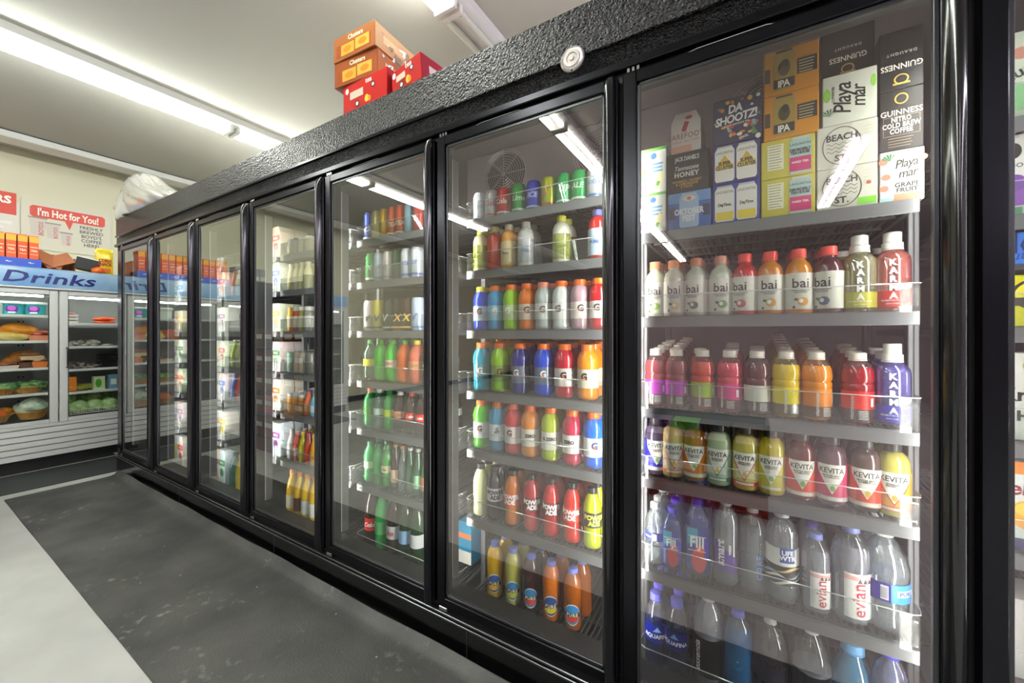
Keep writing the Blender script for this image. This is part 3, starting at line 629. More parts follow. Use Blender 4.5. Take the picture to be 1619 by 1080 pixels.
# fifth shelf: waters
W5 = Z7[4]+.002; yb = YB0
def wbar(c): return lambda K, s, w: wrap_strip(MB(), mat(c, .4), .033, .08*s, .1*s, -.5, .5, 6)
def crystal(K, s, w):
    b = MB(); r = .031*w+.0014; wrap_strip(b, mat('#f0f2f6', .4), r, .079*s, .100*s, -.1, .4, 6); text_wrap(b, 'water', .011*s, mat('#ffffff', .4), r, .09*s, -.55, 0, .03)
    for q in range(7): wrap_strip(b, INK, r+.0003, .082*s, .097*s, -.02+.045*q, -.0+.045*q, 1)
    return b
x = wx(1027, yb); bottle('ribbed', x, yb, W5, WATER(), '#f2f2f2', lab('small ribbed clear water bottle', 0, 'fifth shelf', B), group='clear water bottles', labc='#4a56a8', art=crystal, artkey='cr', H=.200, rz=0)
for j in (1, 2, 3): bottle('ribbed', x-.0+.01*j, yb+.075*j, W5, WATER(), '#efefef', lab('ribbed clear water bottle', 0, 'fifth shelf', B, j), group='clear water bottles', labc='#4a56a8', H=.2, simple=True)
def fiji(K, s, w):
    b = MB(); r = .034*w+.0016
    flatblob(b, .004, .046*s, -r, .020*w, .034*s, mat('#e0383e', .4)); flatblob(b, .008, .075*s, -r-.0003, .011*w, .011*s, mat('#f06048', .4))
    b.box(-.028*w, -.0, -r, -r+.0005, .086*s, .128*s, mat('#3fa8c8', .4)); b.box(.016*w, .03*w, -r, -r+.0005, .05*s, .1*s, mat('#3a2fd0', .4))
    text_flat(b, 'FIJI', .030*s*w, mat('#ffffff', .4), -.002, .088*s, -r-.001, 0, .03, 1, 0, .9, 1.2)
    b.box(-.026*w, .022*w, -r-.0008, -r-.0004, .069*s, .0705*s, mat('#ffffff', .4)); b.box(-.026*w, .022*w, -r-.0008, -r-.0004, .107*s, .1085*s, mat('#ffffff', .4))
    return b
FB = clear('#b8dcf0', .12, .04, .35, '#3a66c8', edge=.6, power=2)
for k, (px, yy, H, w) in enumerate([(1063, yb, .200, .92), (1103, yb+.01, .243, 1.08)]):
    x = wx(px, yy); bottle('square', x, yy, W5, FB, '#4f3fd0', lab(['small square blue water bottle', 'big square blue water bottle'][k], k+1, 'fifth shelf', B), group='square blue water bottles', labc=clear('#8fb8ea', .1, .1, .72, '#3b50bc'), art=fiji, artkey='fiji', H=H, w=w, rz=.12)
    for j in (1, 2): bottle('square', wx(px, yy)+.0, yy+.082*j, W5, FB, '#4a35c8', lab('square blue water bottle', k+1, 'fifth shelf', B, j), group='square blue water bottles', H=H+.004, w=w, simple=True, labc='#4a7ad0')
def smart(K, s, w):
    b = MB(); r = .0345*w+.001
    wrap_strip(b, clear('#b8a8e8', .1, .1, .75, '#6a3fb0'), r, .045*s, lambda t: (.115-.03*t)*s, -1.0, 1.3, 12)
    text_wrap(b, 'smart', .034*s, mat('#ffffff', .4), r+.0005, .105*s, -.45, math.pi/2, .03); text_wrap(b, 'water', .013*s, mat('#ffffff', .4), r+.0005, .118*s, .22, math.pi/2, .02)
    text_wrap(b, 'smart', .024*s, mat('#4a4a58', .4), r+.0005, .085*s, .95, math.pi/2, .03)
    return b
x = wx(1148, yb); bottle('tall', x, yb, W5, WATER(), '#e8e8ec', lab('tall clear bottle with sideways lettering', 3, 'fifth shelf', B), group='tall clear water bottles', art=smart, artkey='smart', H=.262, w=1.05, rz=.1)
def core(K, s, w):
    b = MB(); r = .0345*w+.001; text_wrap(b, 'CORE', .026*s, mat('#7f9fe8', .4), r, .085*s, .55, math.pi/2, .01, 1.2); return b
x = wx(1190, yb); bottle('tall', x, yb, W5, clear('#e4eaef', .12, .03, .25, '#c8d4de', edge=.6, power=2), '#c9ccd2', lab('frosted clear bottle with pale blue lettering', 4, 'fifth shelf', B), group='tall clear water bottles', art=core, artkey='core', H=.255, w=1.0, level=.78)
def lifew(K, s, w):
    b = MB(); r = .0345*w+.0012; e = r+.0005
    wrap_strip(b, mat('#f0efe8', .4), r, .115*s, .165*s, -1.4, 1.4, 20); wrap_strip(b, mat('#2f55a0', .4), e, .125*s, .168*s, -.15, .75, 8)
    text_wrap(b, 'LIFE\nWTR', .0185*s, mat('#ffffff', .4), e+.0005, .147*s, .30, 0, .03)
    wrap_strip(b, mat('#3a3a34', .4), r, .058*s, .112*s, -1.4, 1.4, 20)
    for q in range(6):
        c = ['#e8e0c8', '#2a3f70', '#f4f2ea', '#a8c8e0', '#2b2b2b', '#e8c88a'][q]
        wrap_strip(b, mat(c, .4), e+.0002*q, lambda t, q=q: (.062+.008*q+.006*math.sin(3*t+q))*s, lambda t, q=q: (.066+.008*q+.008*math.sin(3*t+q+.6))*s, -1.3, 1.3, 20)
    return b
x = wx(1236, yb); bottle('tall', x, yb, W5-.002, WATER(), '#e8e8ec', lab('clear bottle with blue and wavy artwork label', 5, 'fifth shelf', B), group='tall clear water bottles', art=lifew, artkey='life', H=.262, w=1.18)
def evian(K, s, w):
    b = MB(); r = max(q[0] for q in K['p'])*w+.0012; e = r+.0005
    wrap_strip(b, mat('#f3f0ee', .4), r, .022*s, .146*s, -.62, 1.0, 14); wrap_strip(b, mat('#f2b8b4', .4), e, .128*s, .140*s, -.62, 1.0, 14)
    text_wrap(b, 'evian', .046*s, mat('#c8243c', .4), e+.0005, .074*s, .10, math.pi/2, .012)
    for q in range(3):
        a0 = .02+.26*q; wrap_strip(b, mat('#4a4a52', .4), e+.0005, .122*s, lambda t, a0=a0: (.122+.013*(1-abs(t-a0-.12)/.12))*s, a0, a0+.24, 4)
    return b
EV = clear('#eceef6', .14, .03, .34, '#d8dcea', edge=.65, power=2)
for k, (px, yy, H, w) in enumerate([(1290, yb-.005, .214, 1.0), (1345, yb, .256, 1.25)]):
    x = wx(px, yy); bottle('tall', x, yy, W5, EV, '#8d9be6', lab(['small rosy-labelled clear water bottle', 'large rosy-labelled clear water bottle'][k], 6+k, 'fifth shelf', B), group='clear bottles with lilac caps', art=evian, artkey='evian', H=H, w=w, level=.8, rz=.15)
for j in (1, 2): bottle('tall', wx(1282, yb+.08*j), yb+.08*j, W5, EV, '#8575d8', lab('clear lilac-capped water bottle', 6, 'fifth shelf', B, j), group='clear bottles with lilac caps', H=.216, simple=True)
def poland(K, s, w):
    b = MB(); r = .0540*w; e = r+.0004
    wrap_strip(b, mat('#3f8fd8', .4), r, .086*s, .134*s, .05, 1.3, 12); wrap_strip(b, mat('#e8f2f8', .4), e, .104*s, .120*s, .3, 1.3, 8); wrap_strip(b, mat('#3a2a88', .4), r, .086*s, .134*s, -1.2, .05, 10)
    text_wrap(b, 'PURE', .016*s, mat('#1f3f90', .4), e+.0004, .112*s, .75, 0, .03); wrap_strip(b, mat('#e6e6ea', .4), e, .092*s, .128*s, -.35, -.05, 4)
    for q in range(6): wrap_strip(b, INK, e+.0003, .095*s, .125*s, -.33+.045*q, -.31+.045*q, 1)
    return b
x = wx(1412, yb+.01); bottle('large', x, yb+.01, W5, WATER(), '#f0f0f0', lab('big faceted clear water bottle', 8, 'fifth shelf', B), group='big clear water bottles', art=poland, artkey='pol', H=.262, w=.94, labc='#4f6ac0')
bottle('large', wx(1388, yb+.13), yb+.13, W5, WATER(), '#f0f0f0', lab('big clear water bottle', 8, 'fifth shelf', B, 1), group='big clear water bottles', H=.262, w=.94, labc='#4f6ac0', simple=True)
# bottom shelf
W6 = Z7[5]+.002
def aqua(K, s, w):
    b = MB(); r = rr(K, w, .07, .11); text_wrap(b, 'AQUAFINA', .0155*s, mat('#f4f6fa', .4), r+.001, .092*s, 0, 0, .03, 1, 0, .95)
    wrap_strip(b, mat('#7fb0f0', .4), r+.001, .106*s, lambda t: (.108+.012*max(0, 1-abs(t)/.3))*s, -.35, .35, 8); return b
NAVY = clear('#4a70b8', .12, .04, .72, '#16285c', edge=.55, power=2)
for k, px in enumerate([1031, 1070]):
    x = wx(px, yb); bottle('twist', x, yb, W6, NAVY, '#6a6ae0', lab('navy water bottle with blue cap', k, 'bottom shelf', B), group='navy water bottles', labc='#1d2f88', art=aqua, artkey='aq', H=.238, w=1.05, rz=[.3, -.05][k], level=.72)
    for j in (1, 2): bottle('twist', x, yb+.08*j, W6, NAVY, '#6a5fe0', lab('navy water bottle', k, 'bottom shelf', B, j), group='navy water bottles', H=.238, simple=True, labc='#1d2f88')
def essen(K, s, w):
    b = MB(); r = rr(K, w, .06, .12); wrap_strip(b, mat('#0f0f12', .35), r, .04*s, .150*s, -1.5, 1.5, 20); text_wrap(b, 'essentia', .027*s, mat('#f4f4f4', .4), r+.0006, .095*s, -.72, math.pi/2, .02); return b
x = wx(1120, yb); bottle('tall', x, yb, W6, EV, '#e4e6ea', lab('clear bottle with black label and sideways lettering', 2, 'bottom shelf', B), group='tall clear water bottles', art=essen, artkey='ess', H=.290, w=1.2)
x = wx(1167, yb); bottle('tall', x, yb, W6, clear('#8ec8ea', .12, .04, .55, '#2478b8', edge=.6, power=2), '#6f74dc', lab('bright blue water bottle with blue cap', 3, 'bottom shelf', B), group='tall clear water bottles', labc=clear('#9fd0f0', .1, .1, .5, '#2f8ac8'), H=.268, w=1.12, level=.82)
x = wx(1218, yb+.01); bottle('large', x, yb+.01, W6, clear('#b8bcc8', .12, .04, .55, '#23242e', edge=.6, power=2), '#e0e0e2', lab('large smoky water bottle with ribbed base', 4, 'bottom shelf', B), group='big clear water bottles', H=.275, w=.82, level=.62, labc='#2a2c38')
def dewart(K, s, w):
    b = MB(); r = rr(K, w, .08, .13); wrap_strip(b, mat('#1e2428', .4), r, .07*s, .15*s, -1.4, 1.4, 16); text_wrap(b, 'BE\nFRESH', .024*s, mat('#e6508a', .4), r+.0006, .11*s, 0, .2, .05); return b
x = wx(1283, yb+.01); bottle('large', x, yb+.01, W6, EV, '#e4e6ea', lab('large clear bottle with dark pink-lettered label', 5, 'bottom shelf', B), group='big clear water bottles', H=.285, w=.85, art=dewart, artkey='dw', level=.6)
x = wx(1348, yb+.03); bottle('jug', x, yb+.03, W6, clear('#b8e4f0', .12, .04, .5, '#5aa8d8', edge=.6, power=2), '#7ab8f0', lab('wide turquoise bottle with pale blue lid', 6, 'bottom shelf', B), group='big clear water bottles', H=.262, w=1.1, labc='#4fa070')
x = wx(1408, yb); bottle('tall', x, yb, W6, clear('#c8d0e8', .12, .04, .4, '#8a92b8', edge=.6, power=2), '#5a50d8', lab('clear bottle with violet cap', 7, 'bottom shelf', B), group='tall clear water bottles', H=.29, w=1.1, labc='#e8e8f2')
# ------------------------------------------------------------------ cartons on the top shelf of the widest door
def carton(x0, x1, y0, z0, h, depth, color, label, art, group='drink cartons on the top shelf', name='drink_carton', side=None, tilt=0.0, cat='box', rough=.45, peak=0):
    w = x1-x0; t = empty(name, ((x0+x1)/2, y0, z0), label, cat, group, tilt)
    b = MB(); m = mat(vivid(color, 1.25, .93), rough) if isinstance(color, str) else color
    if peak:
        b.prism([(-w/2, 0), (w/2, 0), (w/2, h-peak), (w*.34, h), (-w*.34, h), (-w/2, h-peak)], 0, depth, m)
    else: b.box(-w/2, w/2, 0, depth, 0, h, m, .0015)
    b.obj('carton_body', t, smooth=False)
    if art:
        a = MB(); art(a, w, h, -.0007); a.obj('print', t, smooth=False)
    return t
def quad(b, x0, x1, z0, z1, y, c): b.add([(x0, y, z0), (x1, y, z0), (x1, y, z1), (x0, y, z1)], [(0, 1, 2, 3)], mat(c, .45) if isinstance(c, str) else c)
def canpic(b, x, z, w, h, y, c, top='#c9c9c4'):
    b.add([(x-w*.42, y, z), (x+w*.42, y, z), (x+w*.5, y, z+h*.07), (x+w*.5, y, z+h*.86), (x+w*.38, y, z+h*.97), (x-w*.38, y, z+h*.97), (x-w*.5, y, z+h*.86), (x-w*.5, y, z+h*.07)], [tuple(range(8))], mat(c, .4))
    quad(b, x-w*.38, x+w*.38, z+h*.95, z+h, y-.0002, top)
def lines(b, x0, x1, z1, n, pitch, y, c, hgt=.002, jit=3):
    rg = rnd(jit)
    for q in range(n): quad(b, x0, x0+(x1-x0)*(1-.25*rg.random()), z1-pitch*q-hgt, z1-pitch*q, y, c)
def ring(b, x, z, rx, rz, y, c, th=.0015, n=28):
    vs = []; 
    for i in range(n):
        a = 2*math.pi*i/n; vs += [(x+rx*math.cos(a), y, z+rz*math.sin(a)), (x+(rx-th)*math.cos(a), y, z+(rz-th)*math.sin(a))]
    b.add(vs, [(2*i, 2*((i+1) % n), 2*((i+1) % n)+1, 2*i+1) for i in range(n)], mat(c, .45))
YC = .165; zt = Z7[0]+.001
def px2(a, b): return wx(a, YC), wx(b, YC)
def A_seltzer(b, w, h, y):
    quad(b, -w/2, w/2, h*.93, h, y, '#6cc04a'); lines(b, -w*.05, w*.4, h*.66, 3, .012, y, '#5a9ed0', .006); flatblob(b, .0, h*.82, y, w*.12, h*.07, mat('#3f78c8', .4))
    for q in range(4): quad(b, -w/2, -w*.28, h*(.1+.17*q), h*(.22+.17*q), y, ['#8a3f9a', '#3a9a5a', '#e8b83a', '#a84a8a'][q])
    M = Matrix.Translation((w*.2, y-.0002, h*.25)) @ Matrix.Rotation(.35, 4, 'Y')
    b.box(-.008, .008, -.0002, 0, -.025, .03, mat('#e8e0a0', .4), M=M); b.box(-.005, .005, -.0004, -.0002, -.015, .0, mat('#4a9a4a', .4), M=M)
x0, x1 = px2(1012, 1053)
for k in range(2): carton(x0+.002, x1, YC+.01*k, zt+.136*k, .135-.001+(.018 if k else 0), .20, '#edeee6', '%s white carton with green edge at the left of the top shelf' % ['lower', 'upper'][k], A_seltzer)
def A_fest(b, w, h, y):
    quad(b, -w/2, w/2, h*.72, h, y, '#6f9fd8'); canpic(b, 0, .004, w*.46, h*.93, y-.0003, '#a9c4e4'); text_flat(b, 'OKTOBER\nFEST', .026, mat('#f4f4f4', .4), 0, h*.38, y-.0006, 0, .04, 1, 0, .72)
    flatblob(b, 0, h*.82, y-.0006, w*.16, h*.07, mat('#e8e2d8', .4)); flatblob(b, 0, h*.82, y-.0008, w*.05, h*.045, mat('#c8583a', .4))
    for sx in (-1, 1): quad(b, sx*w*.40-w*.08, sx*w*.40+w*.08, h*.3, h*.62, y-.0004, '#1c2f5a')
def A_whiskey(b, w, h, y):
    text_flat(b, "JACK DANIEL'S", .019, mat('#f0eee8', .4), 0, h*.82, y, 0, .02, .9, 0, .62); text_flat(b, 'Tennessee', .021, mat('#f0eee8', .4), 0, h*.60, y, 0, .01, 1, .3, .8)
    text_flat(b, 'HONEY', .022, mat('#f0eee8', .4), 0, h*.44, y, 0, .03, 1.1, 0, .9); text_flat(b, 'WHISKEY, HONEY\n& LEMONADE\n6 PACK', .0105, mat('#e0a83a', .4), 0, h*.2, y, 0, .02)
def A_foot(b, w, h, y):
    text_flat(b, 'BAREFOOT', .025, mat('#8a4a3a', .4), 0, h*.42, y, 0, .005, 1.05, 0, .82); text_flat(b, 'HARD SELTZER', .010, mat('#c8745a', .4), 0, h*.28, y, 0, .01, 1.2)
    M = Matrix.Translation((0, y, h*.68)) @ Matrix.Rotation(.35, 4, 'Y'); b.box(-.007, .007, 0, .0002, -.02, .012, mat('#b8342a', .4), M=M); flatblob(b, .009, h*.86, y, .011, .006, mat('#b8342a', .4))
    quad(b, -w/2, w*.2, 0, h*.18, y, '#e8a890')
x0, x1 = px2(1057, 1124); carton(x0, x1, YC, zt, .118, .2, '#4f7cc8', 'blue beer carton with a pictured can, lowest of its stack', A_fest)
x0, x1 = px2(1054, 1120); carton(x0, x1, YC-.002, zt+.119, .128, .2, '#141416', 'black whiskey drink carton with white and gold lettering', A_whiskey)
x0, x1 = px2(1061, 1108); carton(x0, x1, YC+.004, zt+.248, .128, .15, '#efe6de', 'white carton with red footprint and slanted top', A_foot, peak=.03)
def A_can2(cc, word, wc, foot):
    def f(b, w, h, y):
        for sx in (-1, 1):
            canpic(b, sx*w*.235, h*.06, w*.43, h*.9, y, '#eeeae0'); text_flat(b, 'LAGUNITAS', .011, mat('#6a5a50', .4), sx*w*.235, h*.80, y-.0004, 0, .01, 1, 0, .8)
            if foot: quad(b, sx*w*.235-w*.19, sx*w*.235+w*.19, h*.09, h*.3, y-.0003, foot)
            else: b.add([(sx*w*.235-w*.15, y-.0003, h*.5), (sx*w*.235+w*.15, y-.0003, h*.5), (sx*w*.235, y-.0003, h*.74)], [(0, 1, 2)], mat('#e0b020', .4)); quad(b, sx*w*.235-w*.19, sx*w*.235+w*.19, h*.37, h*.5, y-.0003, '#e2c23a')
            text_flat(b, word, .016 if not foot else .013, mat(wc, .4), sx*w*.235, h*.47, y-.0006, 0, .03, .9, 0, .8)
    return f
x0, x1 = px2(1127, 1201)
carton(x0, x1, YC, zt, .121, .2, '#3b4fa4', 'blue carton picturing two yellow-footed cans, lowest of its stack', A_can2(0, 'DayTime', '#3a3a3a', '#ecd43a'))
carton(x0, x1, YC, zt+.122, .120, .2, '#3a2f78', 'indigo carton picturing two white cans, in the middle of its stack', A_can2(0, 'SUPER\nCLUSTER', '#2a2a2a', None))
def A_shootz(b, w, h, y):
    rg = rnd(5)
    for q in range(60):
        x = (rg.random()-.5)*w*.92; z = rg.random()*h*.92+h*.04
        if abs(x) < w*.30 and h*.40 < z < h*.88: continue
        flatblob(b, x, z, y-.00002*q, .003+.005*rg.random(), .003+.005*rg.random(), mat(rg.choice(['#e0b040', '#e8e2d0', '#4a7a9a', '#d87a3a', '#5a8a4a', '#8fb0c0', '#c8403a']), .4), 9)
    text_flat(b, 'DA\nSHOOTZ!', .034, mat('#f6f4ee', .4), -.003, h*.64, y-.002, .08, .03, .9, .2, .8); text_flat(b, 'HAZY SESSION IPA', .008, mat('#e8e0d0', .4), 0, h*.40, y-.002, .05, .02)
x0, x1 = px2(1128, 1204); carton(x0, x1, YC, zt+.243, .137, .2, '#272f52', 'navy beer carton crowded with tropical fruit', A_shootz)
def A_dis(b, w, h, y):
    canpic(b, w*.235, h*.04, w*.40, h*.92, y, '#a9c8c4'); quad(b, w*.04, w*.43, h*.1, h*.46, y-.0003, '#c9256a'); text_flat(b, 'LAGUNITAS', .009, mat('#2f5a5a', .4), w*.235, h*.78, y-.0006); text_flat(b, 'DISORDERLY\nTEA HOUSE', .0105, INK, w*.235, h*.6, y-.0006, 0, .04, .9, 0, .85)
    text_flat(b, 'HARD TEA', .008, mat('#f4e4ea', .4), w*.235, h*.33, y-.0006, 0, .04); quad(b, -w*.38, -w*.07, h*.22, h*.88, y, '#ece9c8'); lines(b, -w*.36, -w*.10, h*.84, 9, .0078, y-.0003, '#6a6a58', .0016)
x0, x1 = px2(1204, 1289)
for k in range(2): carton(x0, x1, YC, zt+.112*k, .111, .2, '#d8cf62', '%s yellow carton with a teal and pink can' % ['bottom', 'second lowest'][k], A_dis)
def A_ipa(b, w, h, y):
    canpic(b, -w*.12, h*.08, w*.40, h*.88, y, '#a48a34', '#3a3428'); quad(b, -w*.31, w*.07, h*.13, h*.33, y-.0003, '#2a2723'); text_flat(b, 'IPA', .027, mat('#f2efe4', .4), -w*.12, h*.22, y-.0006, 0, .03, .9, 0, .8)
    flatblob(b, -w*.12, h*.56, y-.0003, w*.11, h*.17, mat('#4e4428', .4)); flatblob(b, -w*.10, h*.66, y-.0005, w*.07, h*.09, mat('#2e2a1c', .4))
    quad(b, w*.12, w*.47, h*.34, h*.68, y, '#1f1d1b'); lines(b, w*.15, w*.44, h*.63, 5, .008, y-.0003, '#d8c890', .0022); quad(b, -w*.48, -w*.38, h*.3, h*.62, y, '#2a2620')
x0, x1 = px2(1208, 1295)
for k in range(2): carton(x0, x1, YC, zt+.224+.129*k, .128, .2, '#e0a12a', '%s amber beer carton marked IPA' % ['lower', 'topmost'][k], A_ipa)
def A_beach(b, w, h, y):
    ring(b, -w*.08, h*.5, w*.33, h*.44, y, '#2b2b2b', .002); text_flat(b, 'BEACH', .0235, INK, -w*.08, h*.70, y, 0, .03, 1, 0, .9); text_flat(b, 'ST.', .0235, INK, -w*.08, h*.22, y, 0, .03)
    for q in range(3):
        pts = [(-w*.34+w*.52*j/20, h*(.55-.09*q)+.003*math.sin(j*1.3)) for j in range(21)]
        b.add([(a, y, c-.0008) for a, c in pts]+[(a, y, c+.0008) for a, c in pts], [(j, j+1, 22+j, 21+j) for j in range(20)], INK)
    lines(b, w*.28, w*.46, h*.85, 5, .009, y, '#b8b8a8', .0016); flatblob(b, w*.36, h*.55, y, .005, .005, mat('#c86a4a', .4))
x0, x1 = px2(1292, 1388)
carton(x0, x1, YC, zt, .112, .2, '#dcdcce', 'lower white carton with an oval wave emblem', lambda b, w, h, y: (A_beach(b, w, h, y), quad(b, w*.18, w*.48, h*.06, h*.22, y, '#7cc83a')))
carton(x0, x1, YC, zt+.113, .116, .2, '#dcdcce', 'upper white carton with an oval wave emblem', A_beach)
def A_playa(b, w, h, y):
    text_flat(b, 'Playa', .052, INK, -w*.08, h*.50, y, math.pi/2, .012, .9, .3, .9); text_flat(b, 'mar', .044, INK, w*.20, h*.50, y, math.pi/2, .012, .9, .3, .9)
    for q in range(7):
        a = .3+.4*q; b.add([(-w*.36, y, h*.18), (-w*.36+.02*math.cos(a)-.002, y, h*.18+.02*math.sin(a)), (-w*.36+.02*math.cos(a)+.002, y, h*.18+.02*math.sin(a)+.002)], [(0, 1, 2)], mat('#3f7a4a', .4))
    flatblob(b, -w*.42, h*.62, y, w*.07, h*.14, mat('#8fc84a', .4)); flatblob(b, w*.44, h*.72, y, w*.05, h*.12, mat('#8fc84a', .4)); text_flat(b, 'CUTWATER', .008, INK, -w*.3, h*.62, y, math.pi/2)
x0, x1 = px2(1301, 1387); carton(x0, x1, YC, zt+.230, .134, .2, '#e4e6da', 'white carton with sideways black script and lime pictures', A_playa)
def A_harp(up):
    def f(b, w, h, y):
        s = -1 if up else 1; zz = lambda v: h*(1-v) if up else h*v
        text_flat(b, 'GUINNESS', .020, mat('#efe9da', .4), 0, zz(.62), y, math.pi if up else 0, .01, 1, 0, .85)
        if up:
            text_flat(b, 'DRAUGHT', .010, mat('#d8d0c0', .4), 0, zz(.40), y, math.pi, .01, 1.3)
            ring(b, 0, zz(.84), .014, .013, y, '#c9a24a', .003); quad(b, -.016, .016, zz(.93), zz(.90), y-.0003, '#c9a24a')
        else:
            text_flat(b, 'NITRO\nCOLD BREW\nCOFFEE', .0150, mat('#efe9da', .4), 0, h*.41, y, 0, .025, 1.05, 0, .80, 1.15)
            ring(b, 0, h*.84, .013, .014, y, '#c9a24a', .003); lines(b, -w*.3, w*.3, h*.2, 4, .007, y, '#a89878', .0012)
            for q in ((-w*.42, w*.42, h*.24, h*.245), (-w*.42, w*.42, h*.55, h*.555), (-w*.42, -w*.41, h*.24, h*.555), (w*.41, w*.42, h*.24, h*.555)): quad(b, *q, y, '#a89878')
    return f
x0, x1 = px2(1301, 1387); carton(x0, x1, YC+.02, zt+.365, .130, .2, '#17171a', 'upended black stout carton with gold harp, on the script carton', A_harp(True))
def A_grape(b, w, h, y):
    canpic(b, w*.12, h*.0, w*.66, h*.97, y, '#ece9e0'); text_flat(b, 'Playa\nmar', .030, INK, w*.12, h*.64, y-.0004, .1, .012, .9, .3, .8); text_flat(b, 'GRAPE\nFRUIT', .0155, INK, w*.12, h*.27, y-.0004, 0, .03)
    quad(b, -w*.17, w*.42, 0, h*.15, y-.0005, '#e08a6a'); quad(b, -w*.5, -w*.22, h*.0, h*.1, y, '#9fc4c8')
    for q in range(7):
        a = .3+.4*q; b.add([(-w*.26, y-.0006, h*.80), (-w*.26+.018*math.cos(a)-.002, y-.0006, h*.8+.018*math.sin(a)), (-w*.26+.018*math.cos(a)+.002, y-.0006, h*.8+.018*math.sin(a)+.002)], [(0, 1, 2)], mat('#3f8a5a', .4))
    for (a, c) in ((-w*.42, .8), (-w*.36, .5), (-w*.4, .28), (w*.46, .8)): flatblob(b, a, h*c, y-.0002, .009, .008, mat('#e8806a', .4))
x0, x1 = px2(1391, 1462); carton(x0, x1, YC, zt, .131, .2, '#ecebe2', 'white grapefruit drink carton with coral fruit', A_grape)
x0, x1 = px2(1391, 1461); carton(x0, x1, YC, zt+.132, .154, .2, '#1e1a17', 'black cold brew coffee carton with cream lettering and gold harp', A_harp(False))
carton(x0, x1, YC, zt+.287, .150, .2, '#141416', 'upended black stout carton at the right end of the top shelf', A_harp(True))

# ------------------------------------------------------------------ sixth door
B = 5; SH = ['top shelf', 'second shelf', 'third shelf', 'fourth shelf', 'fifth shelf', 'sixth shelf', 'bottom shelf']
def row(Bi, k_sh, kind, items, group, H=None, w=1.0, labc=None, art=None, akey=None, back=1, pitch=.078, level=None, dy=0, cat='bottle', simple=False, k0=0, prev0=None):
    y = YS+.052+dy; zz = ZS[k_sh]+.001
    rad = max(q[0] for q in KINDS[kind]['p'])*w+.0008; prev = CX[Bi]+.012-rad if prev0 is None else prev0-rad
    for k, it in enumerate(items, k0):
        px, body, cap, d = it[:4]; lc = it[4] if len(it) > 4 else labc; ar = it[5] if len(it) > 5 else art; ak = it[6] if len(it) > 6 else akey
        x = max(wx(px, y), prev+2*rad)
        if x > CX[Bi+1]-.040-rad: break
        prev = x
        bottle(kind, x, y, zz, body, cap, lab(d, k, SH[k_sh], Bi), cat=cat, group=group, labc=lc, art=ar, artkey=ak, H=H, w=w, rz=face(x, y, .55)+.25*math.sin(k*2.3), level=level, simple=simple)
        for j in range(1, back+1):
            yy = y+max(pitch, 2*rad+.003)*j
            bottle(kind, x, yy, zz, body, cap, lab(d, k, SH[k_sh], Bi, j), cat=cat, group=group, labc=lc, H=H, w=w, simple=True)
    return prev+rad
def canart(c, word='', size=.03, rot=0):
    def f(K, s, w):
        b = MB(); r = .0327*w
        text_wrap(b, word, size, mat(c, .35), r+.0004, .062*s, 0, rot, .03, 1, .2); wrap_strip(b, mat(c, .35), r+.0002, .012*s, .020*s, -math.pi, math.pi, 20)
        return b
    return f
row(B, 0, 'can', [(755, '#c9ccd0', None, 'silver soda can', None, canart('#8a9099', 'Diet'), 'c1'), (774, '#d4d2d2', None, 'pale silver can with red script', None, canart('#b84a4a', 'Coke'), 'c2'), (796, '#d8382e', None, 'red soda can', None, canart('#f4e6e2', 'Cola'), 'c3'),
    (821, '#3f9a58', None, 'green soda can', None, canart('#d8ecd0', 'Lime'), 'c4'), (844, '#3f50b8', None, 'indigo soda can', None, canart('#c8d0f0', 'ICE', .03), 'c5'), (868, '#bfc63a', None, 'yellow-green soda can', None, canart('#c8402a', 'DEW', .026, .9), 'c6'),
    (892, '#3fae74', None, 'mint green soda can', None, canart('#e4f2e4', 'UP', .036), 'c7'), (916, '#2fa468', None, 'deep green soda can', None, canart('#e4f2e4', 'ALE', .028), 'c8'), (940, '#d8dadc', None, 'white soda can', None, canart('#3f7ac8', 'SODA', .02), 'c9')], 'soda cans', H=.122, w=.93, back=1, cat='can')
def wordband(word, c, size=.016, bc='#f2efe6', rot=0, band=None, shear=0):
    def f(K, s, w):
        b = MB(); a, e = K['lab']; r = rr(K, w, a, e); 
        if band: wrap_strip(b, mat(band, .4), r-.0004, (a+.25*(e-a))*s, (a+.75*(e-a))*s, -1.3, 1.3, 16)
        text_wrap(b, word, size, mat(c, .4), r+.0004, (a+e)/2*s, 0, rot, .03, 1, shear); return b
    return f
row(B, 1, 'shoulder', [(757, '#e4e2c0', '#d8d03a', 'pale lemonade bottle with yellow cap', clear('#e4e8b0', .1, .1, .5, '#c8d048'), wordband('Lemon', '#7a8a2a'), 'lm'), (783, '#c85030', '#c8b83a', 'red-orange drink bottle'), (802, '#f0a818', '#e8d8c0', 'bright orange round drink bottle', '#e8d8b0', wordband('Pure', '#2a4a8a'), 'pr'),
    (832, '#dcdcd8', '#d8d4cc', 'clear bottle with blue oval mark', clear('#ffffff', .05, .05, .3, '#c8d0e0'), wordband('PURE', '#4a78c0'), 'po'), (888, '#e6e6d8', '#c8c83a', 'clear lemonade bottle with lime script', clear('#e8ecc0', .1, .1, .4, '#c8d048'), wordband('Lemon', '#8a9a1a', .02, rot=.3), 'lo'), (945, '#d84a4a', '#7a84d0', 'pinkish red bottle with violet cap', '#c8d8e8', wordband('PURE', '#2a5aa8'), 'pp')], 'lemonade bottles', H=.185, w=1.05, back=1)
